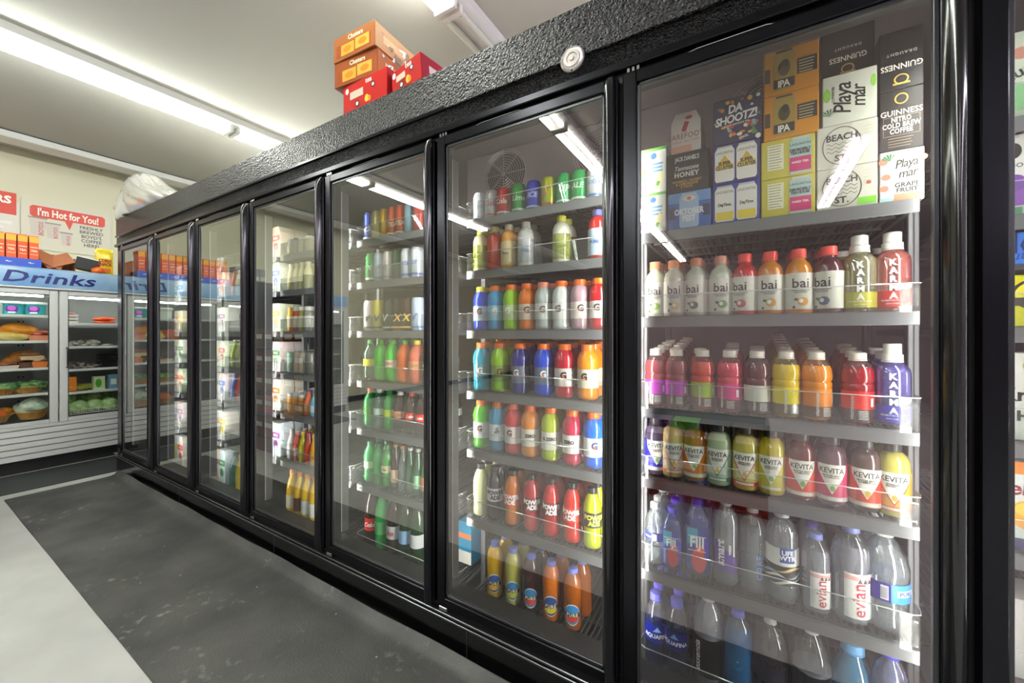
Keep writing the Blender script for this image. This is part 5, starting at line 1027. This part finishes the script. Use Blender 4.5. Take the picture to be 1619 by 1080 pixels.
def lumpy(name, loc, dims, c1, label, cat, group=None, seed=1, n=3, rough=.35, amp=.18, c2=None, parent=None):
    import bmesh
    bm = bmesh.new(); bmesh.ops.create_icosphere(bm, subdivisions=n, radius=1); rg = rnd(seed); ph = [(rg.uniform(1.5, 5), rg.uniform(1.5, 5), rg.uniform(1.5, 5), rg.uniform(0, 6)) for _ in range(7)]
    for v in bm.verts:
        q = sum(math.sin(a*v.co.x+b2*v.co.y+c*v.co.z+d) for a, b2, c, d in ph)/7; v.co *= 1+amp*q*2.2
        if v.co.z < -.82: v.co.z = -.82
        v.co.x *= dims[0]/2; v.co.y *= dims[1]/2; v.co.z = (v.co.z+.82)*dims[2]/1.82
    me = bpy.data.meshes.new(name); bm.to_mesh(me); bm.free(); me.materials.append(noisy(c1, c2 or c1, 22, rough, .4, 60, dist=.004)); me.polygons.foreach_set('use_smooth', [True]*len(me.polygons))
    o = link(name, me, parent, loc)
    return tag(o, label, cat, group) if not parent else o
def wrapbag(name, loc, dims, c1, c2, label, cat='bag', seed=1):
    return lumpy(name, loc, dims, c1, label, cat, PK, seed, 4, .18, .16, c2)
wrapbag('bread_bag', atf(28, SHL[1], .24), (.26, .30, .15), '#d8821c', '#e8a040', 'large orange bag of bread in the white fridge', seed=3)
lumpy('bun_pack', atf(24, SHL[1], .145), (.12, .22, .08), '#e0c060', 'clear pack of yellow buns before the orange bread bag', 'pack', PK, 4, 3, .25, .2, '#f0dc9a')
wrapbag('bread_bag', atf(-24, SHL[1], .2), (.2, .18, .12), '#c8441c', '#d86a2a', 'reddish bread bag at the left edge of the white fridge', seed=9)
def tray(loc, w, d, h, c, label, c2=None, name='food_tray', cc='tray', rz=R(90), lidc=None):
    t = empty(name, (loc[0]-.03, loc[1], loc[2]), label, cc, PK, rz)
    b = MB(); b.prism([(-w/2+.01, 0), (w/2-.01, 0), (w/2, h), (-w/2, h)], -d/2, d/2, mat(c, .35)); b.obj('tray_body', t, smooth=False)
    if c2: lumpy('contents', (0, 0, h), (w*.85, d*.8, h*.9), c2, None, None, seed=int(w*1000+h*900), n=3, amp=.22, parent=t)
    if lidc: MB().box(-w/2, w/2, -d/2, d/2, h*1.8, h*1.85, clear('#fff', .12, .03, .1)).obj('clear_lid', t)
    return t
tray(atf(70, SHL[1], .16), .17, .20, .05, '#e08a6a', 'salmon pink tray right of the orange bread bag', '#c8705a')
wrapbag('bread_loaf', atf(46, SHL[2], .24), (.22, .24, .16), '#8a4a1c', '#c07a30', 'brown bagged loaf in the white fridge', seed=12)
tray(atf(54, SHL[2]+.075, .12), .15, .14, .035, '#d8b88a', 'tan pastry tray stacked before the brown loaf', '#8a5a3a')
tray(atf(50, SHL[2], .12), .13, .12, .05, '#5a3020', 'dark brown cake tray under the tan pastry tray', '#3a2018', lidc=1)
tray(atf(66, SHL[2], .10), .10, .12, .055, '#e0762a', 'orange snack tray beside the dark cake tray', '#e8c8a0', lidc=1)
tray(atf(6, SHL[2], .14), .2, .16, .03, '#d8c8b8', 'flat pale tray of sliced meat', '#c87a6a', lidc=1)
WD = noisy('#a8702c', '#d8a458', 9, .5, .3, 40)
def basket(loc, r, h, label, fill, seed):
    t = empty('wooden_basket', loc, label, 'basket', 'wooden baskets in the white fridge')
    b = MB(); n = 22; vs = []
    for i in range(n):
        a0, a1 = 2*math.pi*i/n, 2*math.pi*(i+.92)/n
        for (rr_, z) in ((r*.66, 0), (r, h)):
            for aa in (a0, a1): vs.append((rr_*math.cos(aa), rr_*math.sin(aa), z)); vs.append(((rr_-.005)*math.cos(aa), (rr_-.005)*math.sin(aa), z))
    fs = []
    for i in range(n):
        o = 8*i; fs += [(o, o+2, o+6, o+4), (o+1, o+5, o+7, o+3), (o, o+4, o+5, o+1), (o+2, o+3, o+7, o+6), (o+4, o+6, o+7, o+5)]
    b.add(vs, fs, WD); b.lathe([(r*.66, .001), (r*.66, .006)], WD, 22); b.obj('basket_body', t, smooth=False)
    b = MB(); b.tube([((r+.002)*math.cos(2*math.pi*i/28), (r+.002)*math.sin(2*math.pi*i/28), h-.004) for i in range(28)], .005, WD, 6, True); b.obj('rim', t)
    return t
bk = [(6, SHL[3], .10, .065, 'left basket on the fourth shelf of the white fridge'), (50, SHL[3], .105, .065, 'right basket of greens on the fourth shelf of the white fridge'), (-3, .463, .100, .07, 'bottom left basket holding orange squash'), (58, .463, .11, .075, 'bottom right basket holding a wrapped cauliflower')]
for k, (px, z, r, h, d) in enumerate(bk):
    back = .185; loc = atf(px, z, back); basket(loc, r, h, d, None, k)
    if k == 1 or k == 0:
        for q in range(5): 
            lumpy('leafy_greens', (loc[0]-.03+.02*q, loc[1]-.08+.035*q, loc[2]+h-.02+.01*(q % 2)), (.12, .12, .06), '#2f5a34', 'dark green leafy bunch in the %s basket, %s from left' % (['left', 'right'][k], ORD[q]), 'vegetable', 'leafy greens in the upper baskets', 20+k*7+q, 3, .4, .30, '#7fae6a')
    elif k == 2:
        for q, (dx, dy, c, nm, d2) in enumerate([(.02, .0, '#e0621c', 'squash', 'orange squash in front in the bottom left basket'), (-.07, .06, '#e89a1e', 'squash', 'golden squash behind the orange one'), (-.05, -.06, '#8a2030', 'radish_bunch', 'dark red bunch at the left edge of the bottom basket')]):
            lumpy(nm, (loc[0]+dx, loc[1]+dy, loc[2]+h-.035), (.12, .13, .085), c, d2, 'vegetable', None, 30+q, 3, .3, .08, c)
    else:
        lumpy('wrapped_cauliflower', (loc[0], loc[1]-.01, loc[2]+h-.03), (.19, .20, .14), '#a8c0a0', 'plastic-wrapped cauliflower in the bottom right basket', 'vegetable', None, 41, 4, .12, .14, '#e4ece0')
        lumpy('plastic_wrap', (loc[0]+.01, loc[1]+.13, loc[2]+h-.05), (.11, .10, .13), '#b8c4bc', 'crumpled clear wrapping right of the cauliflower', 'bag', None, 42, 4, .1, .26, '#eef2f0')
# right door
for k in range(3): tray((FX-.17, fz_y(118), SHR[0]+.001+.032*k), .11, .14, .024, '#e8e0d8', '%s pale pack of the pink stack in the right fridge door' % ['lowest', 'middle', 'topmost'][k], '#c8746a')
for k in range(2): lumpy('tomato_pack', (FX-.15, fz_y(172), SHR[0]+.001+.034*k), (.12, .17, .036), '#e0401c', '%s bright orange-red pack in the right fridge door' % ['lower', 'upper'][k], 'pack', PK, 50+k, 3, .25, .12, '#f0622a')
for k, (px, c) in enumerate([(122, '#8a8478'), (133, '#6a5a50'), (143, '#9a968a'), (154, '#b0b0a4')]): lumpy('meat_pack', (FX-.17, fz_y(px), SHR[1]+.001), (.13, .11, .05+.012*(k % 2)), c, '%s shrink-wrapped pack from left on the second shelf, right door' % ORD[k], 'pack', PK, 60+k, 3, .2, .26, '#d0ccc0')
lumpy('meat_pack', (FX-.17, fz_y(178), SHR[1]+.001), (.1, .09, .02), '#a8a8a0', 'small flat pack at the right end of the second shelf', 'pack', PK, 66, 3, .2, .1, '#d8d8d0')
for k, (px, c) in enumerate([(118, '#4a3a38'), (130, '#3a302e'), (142, '#52403c'), (154, '#2e2826')]): lumpy('dark_meat_pack', (FX-.17, fz_y(px), SHR[2]+.001), (.14, .12, .07-.008*k), c, '%s dark wrapped pack from left on the third shelf, right door' % ORD[k], 'pack', PK, 70+k, 3, .2, .30, '#a09890')
for k in range(4): tray((FX-.17, fz_y(180), SHR[2]+.001+.037*k), .15, .14, .026, '#151517', '%s black tray up in the stack by the cooler' % ORD[k], None if k < 3 else '#4a4846')
def facebox(px0, px1, z, h, c, label, art=None, back=.10, dep=.08, name='food_box', rough=.45, cat='box'):
    y0, y1 = fz_y(px0), fz_y(px1); t = empty(name, (FX-back, (y0+y1)/2, z+.001), label, cat, None, R(90))
    w = y1-y0; MB().box(-w/2, w/2, 0, dep, 0, h, mat(c, rough), .0015).obj('carton_body', t, smooth=False)
    if art: a = MB(); art(a, w, h, -.0007); a.obj('print', t, smooth=False)
    return t
facebox(110, 126, SHR[3], .145, '#e8871c', 'orange box standing on the fourth shelf of the right fridge door', lambda b, w, h, y: (quad(b, -w*.4, w*.1, h*.3, h*.34, y, '#f4c880'), quad(b, -w/2, w/2, 0, h*.08, y, '#c8501c')))
facebox(153, 171, SHR[3], .135, '#c9d8a8', 'pale box with green leaf picture on the fourth shelf', lambda b, w, h, y: (flatblob(b, -w*.08, h*.5, y, w*.28, h*.32, mat('#4aa030', .4)), quad(b, -w/2, w/2, 0, h*.12, y, '#e0e8c8')))
facebox(177, 192, SHR[3], .145, '#6a98b8', 'blue-green box beside the leaf box', lambda b, w, h, y: (quad(b, -w*.3, w*.3, h*.3, h*.7, y, '#dfe8d8'),))
lumpy('green_bean_bag', (FX-.22, fz_y(140), SHR[3]+.001), (.14, .15, .07), '#7a8a2a', 'olive green produce bag between the two boxes', 'bag', PK, 81, 3, .3, .2, '#b0a84a')
lumpy('green_bean_bag', (FX-.20, fz_y(174), SHR[3]+.001), (.10, .06, .09), '#c8b83a', 'yellowish produce bag between the leaf box and the blue box', 'bag', PK, 82, 3, .3, .2, '#d8cf6a')
for k, (px, bk_, dz, d, c) in enumerate([(112, .17, 0, .15, '#a8cc84'), (133, .15, 0, .18, '#9fca7c'), (157, .16, 0, .19, '#a8cf88'), (182, .15, 0, .17, '#9cc87a'), (120, .25, .07, .15, '#7fae5c'), (146, .29, .07, .13, '#5a8a44'), (162, .25, .07, .13, '#86a858'), (181, .27, .07, .15, '#3f6a38')]):
    lumpy('cabbage', (FX-bk_-.02, fz_y(px), .468+dz), (d*.9, d*.84, .125), c, ['pale green cabbage at the left of the wire bin', 'large pale green cabbage, second along the wire bin', 'large pale green cabbage, third along the wire bin', 'pale green cabbage nearest the cooler', 'green lettuce heaped above the leftmost cabbage', 'dark green lettuce heaped at the back, middle', 'olive green lettuce heaped behind the large cabbages', 'darkest green bunch heaped nearest the cooler'][k], 'vegetable', None, 90+k, 4, .35, .11, '#cfe2b0' if k < 4 else '#a8c070')
b = MB(); y0, y1 = fz_y(108), yD-.08
for q in range(44): yy = y0+(y1-y0)*q/43; b.tube([(FX-.075, yy, .468), (FX-.075, yy, .51)], .0022, WHITE, 5)
for z in (.470, .51): b.tube([(FX-.075, y0, z), (FX-.075, y1, z)], .003, WHITE, 6)
tag(b.obj('wire_fence'), 'white wire rail holding back the cabbages', 'rail')

# things on top of the fridge
def topbox(y, x, w, d, h, c, label, art=None, name='cracker_box', group=None, z=1.881, rz=R(90), cat='box', rough=.4, zoff=0):
    t = empty(name, (x, y, z), label, cat, group, rz); MB().box(-w/2, w/2, 0, d, zoff, h+zoff, mat(c, rough), .0015).obj('carton_body', t, smooth=False)
    if art: a = MB(); art(a, w, h, -.0007); a.obj('print', t, smooth=False)
    return t
def A_cracker(b, w, h, y):
    quad(b, -w/2, w/2, h*.78, h*.97, y, '#e8a428'); quad(b, -w*.4, w*.4, h*.62, h*.645, y-.0002, '#f4d8a0'); quad(b, -w*.4, w*.4, h*.40, h*.415, y-.0002, '#f4d8a0')
    flatblob(b, 0, h*.13, y-.0003, w*.40, w*.34, mat('#f2e2c0', .4)); flatblob(b, 0, h*.13, y-.0005, w*.26, w*.20, mat('#8a5a2a', .4)); text_flat(b, 'TEA', .022, mat('#f6ecd8', .4), 0, h*.52, y-.0004, 0, .03)
yb0 = fz_y(57)
for k in range(13):
    topbox(yb0-.066*k-.002, FX-.07, .058, .16, .295, ['#d8501c', '#d4481a', '#da541e'][k % 3], 'orange box with round picture, %s from the right end of the row' % ORD[k] if k < 13 else '', A_cracker, group='orange boxes on the fridge')
tr = tag(MB().box(FX-.055, FX-.05, yb0-.85, yb0+.04, 1.881, 1.955, mat('#2a4fb8', .4)).box(FX-.26, FX-.055, yb0+.034, yb0+.04, 1.881, 1.93, mat('#2a4fb8', .4)).obj('display_tray'), 'long blue display tray in front of the orange boxes', 'tray')
lt = MB()
for q in range(7): flatblob(lt, 0, 0, 0, .02, .012, mat('#e8ecf4', .4)) if False else lt.add([(.0008, -.40+.13*q+a*.022, .037+c*.012) for a, c in ((-1, 0), (-.3, .8), (0, 0), (1, .3), (.2, -.5))], [(0, 1, 2, 3, 4)], mat('#e8ecf4', .4))
o = lt.obj('print', tr, (FX-.05, yb0-.40, 1.881), smooth=False)
for k in range(5): topbox(yb0-.95-.075*k, FX-.07, .07, .16, .26, '#8a8c88', 'grey box, %s past the orange row, mirrored in the cooler' % ORD[k], lambda b, w, h, y: quad(b, -w*.4, w*.4, h*.4, h*.6, y, '#c8c8c4'), group='grey boxes on the fridge')
b = MB(); ym = fz_y(93)
t = empty('open_carton', (FX-.30, ym-.01, 1.881), 'open flattened brown cardboard carton on the fridge top', 'box', None, R(90))
bb = MB(); cb = noisy('#7a4a2a', '#94603a', 5, .7)
bb.box(-.14, .14, 0, .004, 0, .17, cb); bb.box(-.14, -.136, -.18, 0, 0, .13, cb); bb.box(.136, .14, -.18, 0, 0, .13, cb); bb.box(-.14, .14, -.2, 0, 0, .004, cb)
bb.obj('carton_body', t, smooth=False)
for sx, a in ((-1, .5), (1, -.45)):
    M = Matrix.Translation((sx*.05, -.19, .05)) @ Matrix.Rotation(a, 4, 'Y') @ Matrix.Rotation(-.5, 4, 'X'); MB().box(-.10, .10, -.002, .002, 0, .12, noisy('#9a5a38', '#a86a44', 5, .6), M=M).obj('flap', t, smooth=False)
ym = fz_y(140); t = empty('black_carton', (FX-.10, ym-.005, 1.881), 'black carton with a white top edge leaning on the fridge', 'box', None, R(80))
M = Matrix.Rotation(R(12), 4, 'Y')
MB().box(-.085, .085, 0, .14, .03, .145, BLACKMATTE, .002, M=M).obj('carton_body', t, smooth=False); MB().box(-.085, .085, -.001, .141, .145, .153, WHITE, .001, M=M).obj('edge_strip', t, smooth=False)
lumpy('snack_bag', (FX-.08, fz_y(158), 1.881), (.1, .09, .07), '#d84a1c', 'small orange-red snack bag beside the yellow bag', 'bag', None, 101, 3, .25, .2, '#e8782a')
ym = fz_y(171); t = empty('chip_bag', (FX-.07, ym-.005, 1.881), 'yellow bag with dark red lettering against the cooler end', 'bag', None, R(90))
bb = MB(); vs = []; fs = []; nx, nz = 10, 14; W_, H_ = .135, .265
for side in (-1, 1):
    for j in range(nz+1):
        for i in range(nx+1):
            u, v = i/nx, j/nz; th = .035*(math.sin(math.pi*u)**.6)*(math.sin(math.pi*min(1, v*1.05+.02))**.5 if v < .95 else 0)
            vs.append(((u-.5)*W_, side*th+.04, v*H_))
for s_ in (0, 1):
    o_ = s_*(nx+1)*(nz+1)
    for j in range(nz):
        for i in range(nx): a = o_+j*(nx+1)+i; fs.append((a, a+1, a+nx+2, a+nx+1))
bb.add(vs, fs, mat('#dcc21e', .25)); bb.obj('bag_body', t)
a = MB(); text_flat(a, 'CORN\nSNACK', .045, mat('#9a3a10', .4), 0, .12, 0, 0, .05, .9, 0, .75); quad(a, -W_*.3, W_*.3, .02, .06, 0, '#c85a1a'); a.obj('print', t, (0, -.001, 0), smooth=False)

# posters on the left wall
def wpos(px, py):                                          # on the left wall plane
    s = (px-809.5)/F_PX; z = -(XL+.012)/(CS-SN*s); return -CAM_D+z*(SN+CS*s), CAM_H+(HZ-py)*z/F_PX
y0, _ = wpos(33, 330); y1, zt_ = wpos(176, 300); _, zlo = wpos(64, 396); 
zlo = 2.150; zhi = 2.66
t = empty('coffee_poster', (XL+.004, 0, 0), 'white coffee poster with a red speech bubble and three paper cups', 'poster')
MB().box(0, .006, y0, y1, zlo, zhi, mat('#d9d6c4', .5)).obj('board', t, smooth=False)
b = MB(); RD = mat('#d0402e', .45)
ya, za = wpos(47, 331); yb_, zb = wpos(166, 350); zc_ = wpos(100, 341)[1]; hw = .060
pts = []
for (cy, sg) in ((ya+.05, -1), (yb_-.05, 1)):
    for q in range(7):
        a_ = math.pi/2*sg*-1+math.pi*q/6*sg if False else 0
pl = [(ya+.02, zc_-hw), (ya, zc_-hw+.02), (ya, zc_+hw-.02), (ya+.02, zc_+hw), (yb_-.02, zc_+hw), (yb_, zc_+hw-.02), (yb_, zc_-hw+.02), (yb_-.02, zc_-hw), (yb_-.25, zc_-hw), (yb_-.275, zc_-hw-.09), (yb_-.31, zc_-hw)]
b.add([(.0068, y, z) for y, z in pl], [tuple(range(len(pl)))], RD)
text_flat(b, "I'm Hot for You!", .105, mat('#f4efe6', .4), y=.0075, x=(ya+yb_)/2, z=zc_, bold=.03, face='+x', sx=.92*(yb_-ya)/.80)
ty = wpos(144, 380)[0]
for q, ln in enumerate(['FRESHLY', 'BREWED', "BOYD'S", 'COFFEE', 'HERE!']): text_flat(b, ln, .050, mat('#3a3a38', .4), y=.0072, x=ty+.005, z=zc_-.098-.048*q, bold=.015, face='+x', sx=.95)
b.obj('print', t, smooth=False)
for k, (px, sc) in enumerate([(60, 1.0), (84, .86), (105, .72)]):
    yy = wpos(px, 370)[0]; top = [zc_-.066, zc_-.105, zc_-.185][k]; hh = .185*sc
    c = MB(); c.add([(.0072+.0003*k, yy-.062*sc, top), (.0072+.0003*k, yy+.062*sc, top), (.0072+.0003*k, yy+.046*sc, top-hh), (.0072+.0003*k, yy-.046*sc, top-hh)], [(0, 1, 2, 3)], mat('#cfc6bd', .5))
    c.add([(.0074+.0003*k, yy-.068*sc, top+.006), (.0074+.0003*k, yy+.068*sc, top+.006), (.0074+.0003*k, yy+.064*sc, top-.008), (.0074+.0003*k, yy-.064*sc, top-.008)], [(0, 1, 2, 3)], mat('#8f8a84', .5))
    text_flat(c, 'BOYDS', .045*sc, mat('#b8605a', .5), y=.0078+.0003*k, x=yy+.02*sc, z=top-.11*sc, rot=math.pi/2, face='+x'); c.obj('cup_picture', t, smooth=False)
y0b = wpos(-60, 330)[0]; y1b = wpos(26, 330)[0]; y2b = wpos(31, 340)[0]
t = empty('red_poster', (XL+.004, 0, 0), 'red and white poster cut by the left edge of the photo', 'poster')
MB().box(0, .005, y0b, y2b, 2.02, 2.60, mat('#dcdad0', .5)).obj('board', t, smooth=False)
b = MB(); zr0, zr1 = wpos(10, 338)[1], wpos(10, 303)[1]
b.add([(.006, y0b, zr0), (.006, y1b, zr0), (.006, y1b, zr1), (.006, y0b, zr1)], [(0, 1, 2, 3)], mat('#cc3a24', .45))
text_flat(b, "RS", .10, mat('#f4efe6', .4), y=.0066, x=wpos(5, 315)[0], z=zr0+(zr1-zr0)*.66, bold=.04, face='+x'); b.obj('print', t, smooth=False)
for q in range(3): MB().box(.0, .007+.002*q, y0b+.1*q, y1b-.03-.05*q, zr0-.10-.05*q, zr0-.07-.05*q, mat('#e8e6e0', .4)).obj('paper_strip', t, smooth=False)

# ------------------------------------------------------------------ on top of the cooler
def topcarton(px0, px1, Y, z, h, dep, c, label, art, sidec, rz=0, pitch=0, topc=None):
    x0, x1 = wx(px0, Y), wx(px1, Y); w = x1-x0
    t = empty('snack_carton', ((x0+x1)/2, Y, z), label, 'box', 'cartons on the cooler', rz); t.rotation_euler = (0, -pitch, rz)
    b = MB(); b.box(-w/2, w/2, 0, dep, 0, h, mat(c, .3), .002); b.obj('carton_body', t, smooth=False)
    s_ = MB(); s_.add([(w/2+.0008, .004, .004), (w/2+.0008, dep-.004, .004), (w/2+.0008, dep-.004, h-.004), (w/2+.0008, .004, h-.004)], [(0, 1, 2, 3)], mat(sidec, .35)); s_.add([(w/2+.0012, dep*.2, h*.35), (w/2+.0012, dep*.7, h*.35), (w/2+.0012, dep*.7, h*.65), (w/2+.0012, dep*.2, h*.65)], [(0, 1, 2, 3)], mat(topc or '#f0e8e0', .35)); s_.obj('side_print', t, smooth=False)
    a = MB(); art(a, w, h, -.0009); a.obj('print', t, smooth=False)
    return t
def A_red(b, w, h, y):
    quad(b, -w*.33, -w*.02, h*.48, h*.72, y, '#c8b8a4'); flatblob(b, w*.2, h*.66, y, .014, .014, mat('#3a2a2a', .4)); flatblob(b, -w*.16, h*.28, y, .016, .016, mat('#3a2a2a', .4)); flatblob(b, -w*.40, h*.8, y, .012, .014, mat('#f0e4e0', .4))
    flatblob(b, w*.06, h*.32, y, .014, .018, mat('#e8b83a', .4)); flatblob(b, w*.12, h*.28, y-.0002, .010, .014, mat('#d88a2a', .4)); text_flat(b, 'tea', .035, mat('#f4e8e0', .4), w*.1, h*.86, y, 0, .02)
    flatblob(b, w*.20, h*.66, y-.0003, .008, .008, mat('#e8dcd4', .4)); flatblob(b, -w*.16, h*.28, y-.0003, .009, .009, mat('#e8dcd4', .4))
def A_org(b, w, h, y):
    quad(b, -w*.42, w*.42, h*.1, h*.62, y, '#8f3f1a'); quad(b, -w*.30, w*.02, h*.14, h*.58, y-.0003, '#c8962e'); quad(b, w*.05, w*.38, h*.18, h*.62, y-.0003, '#cc9e38'); flatblob(b, -w*.14, h*.36, y-.0006, w*.1, h*.13, mat('#e07a1e', .4)); flatblob(b, w*.22, h*.4, y-.0006, w*.1, h*.13, mat('#e07a1e', .4))
    text_flat(b, 'Clusters', .03, mat('#f4e0c0', .4), w*.05, h*.80, y, 0, .03)
ZT = 2.3225
# the cardboard stack: lower red, three orange on it, one red leaning on the right
topcarton(543, 612, .015, ZT, .150, .16, '#ae1d18', 'red snack carton at the bottom of the stack on the cooler', A_red, '#a81a24')
topcarton(533, 593, .012, ZT+.151, .120, .26, '#8a4722', 'lower orange snack carton on the red one', A_org, '#a86a40', .10, 0, '#e4c8a8')
topcarton(530, 590, .002, ZT+.272, .118, .27, '#945a30', 'topmost orange snack carton with torn wrapping', A_org, '#c09a70', .06, 0, '#d8b890')
topcarton(618, 670, .02, ZT+.012, .115, .22, '#a81d1a', 'red snack carton lying aslant to the right of the stack', A_red, '#a01030', -.10, .09, '#e0d8d4')
b = MB(); vs = []; fs = []; rg = rnd(3); x0 = wx(590, .02)
for i in range(9):
    for j in range(7): vs.append((x0+.012+.012*math.sin(i*1.3+j*2.1), .03+.028*i, ZT+.16+.032*j+.008*math.sin(i*2+j)))
for i in range(8):
    for j in range(6): a = i*7+j; fs.append((a, a+1, a+8, a+7))
b.add(vs, fs, clear('#f4f2ee', .22, .08, .18, '#d8d0c4', edge=.5, power=1.5)); tag(b.obj('torn_wrap'), 'torn clear shrink wrap hanging on the orange cartons', 'plastic wrap')
# crumpled plastic bag
def plasticbag():
    import bmesh
    t = None; bm = bmesh.new(); bmesh.ops.create_icosphere(bm, subdivisions=5, radius=1); rg = rnd(8)
    ph = [(rg.uniform(1, 4), rg.uniform(1, 4), rg.uniform(1, 4), rg.uniform(0, 6)) for _ in range(6)]; pf = [(rg.uniform(3, 9), rg.uniform(3, 9), rg.uniform(3, 9), rg.uniform(0, 6)) for _ in range(9)]
    for v in bm.verts:
        n = v.co.copy(); q = sum(math.sin(a*n.x+b2*n.y+c*n.z+d) for a, b2, c, d in ph)/6; f = sum(abs(math.sin(a*n.x+b2*n.y+c*n.z+d)) for a, b2, c, d in pf)/9
        r = 1+.28*q+.26*(f-.6)
        x, y, z = (n.x*r*.34+(.26*max(0, n.x))), n.y*r*.17, n.z*r*.15+.12
        z += .10*math.exp(-((n.x+.05)/.35)**2)*max(0, n.z)                # the knotted top
        z *= 1-.50*max(0, n.x)
        if z < .0 and n.y > -.45: z = 0
        if n.x < -.25 and n.y < -.25:                                     # a tail drooping over the front edge
            k = min(1, (-n.x-.25)/.4)*min(1, (-n.y-.25)/.4); z -= .13*k; y -= .05*k
        if z < .001: y = min(y, -.135) if (n.x < -.25 and n.y < -.25) else y; z = z if y <= -.134 else .001
        v.co = (x, y, z)
    me = bpy.data.meshes.new('bag_body'); bm.to_mesh(me); bm.free(); me.materials.append(clear('#f0f0ea', .16, .12, .62, '#e6e5de', edge=.5, power=1.5)); me.polygons.foreach_set('use_smooth', [True]*len(me.polygons))
    return me
o = link('plastic_bag', plasticbag(), None, (wx(236, .1), .10, ZT), .1); tag(o, 'crumpled white translucent plastic bag on the far end of the cooler', 'bag')

# ------------------------------------------------------------------ store goods across the aisle, mirrored in the doors
def gondola(x0, x1, y, h, c, label, items):
    g = empty('display_rack', ((x0+x1)/2, y, 0), label, 'display rack'); w = x1-x0
    b = MB(); b.box(-w/2, w/2, -.30, 0, 0, .16, mat(c, .35)); b.box(-w/2, w/2, -.30, -.28, .16, h, mat('#2a2a2c', .5)); b.obj('rack_base', g, smooth=False)
    for sx in (-1, 1): MB().box(sx*w/2-.01, sx*w/2+.01, -.30, 0, .16, h, mat('#2c2e30', .4)).obj('side_panel', g, smooth=False)
    z = .16
    for k, r_ in enumerate(items):
        MB().box(-w/2+.01, w/2-.01, -.28, 0, z-.012, z, mat('#3a3c40', .4)).obj('shelf', g, smooth=False)
        n = len(r_); ww = (w-.04)/n
        for i, cc in enumerate(r_):
            t = empty('snack_box', ((x0+x1)/2-w/2+.02+ww*(i+.5), y-.02, z+.001), 'snack box on %s rack, shelf %d from floor, %s from left, across aisle' % ('tall brown' if h > 1 else 'low red', k+1, ORD[i]), 'box', 'boxes on the rack across the aisle', R(180))
            MB().box(-ww/2+.006, ww/2-.006, 0, .2, 0, .20, mat(cc, .4), .002).obj('carton_body', t, smooth=False); a = MB(); quad(a, -ww*.35, ww*.35, .09, .14, -.0008, '#e8e4dc'); a.obj('print', t, smooth=False)
        z += .24
gondola(-.75, .10, -2.02, .64, '#a01a1c', 'low rack with red base across the aisle', [['#8a1f24', '#3a1c20', '#2a2a2c', '#8a2428'], ['#5a2a70', '#58b838', '#2a3034', '#4a3a38']])
gondola(-4.75, -3.75, -1.06, 1.85, '#6a3626', 'tall brown rack across the aisle', [['#6a3a28', '#8a4a30', '#5a2a20', '#b8442a', '#4a3a30'], ['#7a4632', '#c83a2a', '#6a4a3a', '#d88a3a', '#5a3424'], ['#7a3c2a', '#8a5236', '#a84a2a', '#5a3a30', '#c8a05a'], ['#6a3222', '#7a4a3a', '#8a3a28', '#4a2a22', '#b8783a'], ['#5a3428', '#3a3a3a', '#b8b0a8', '#7a3c2a', '#3a2c28']])
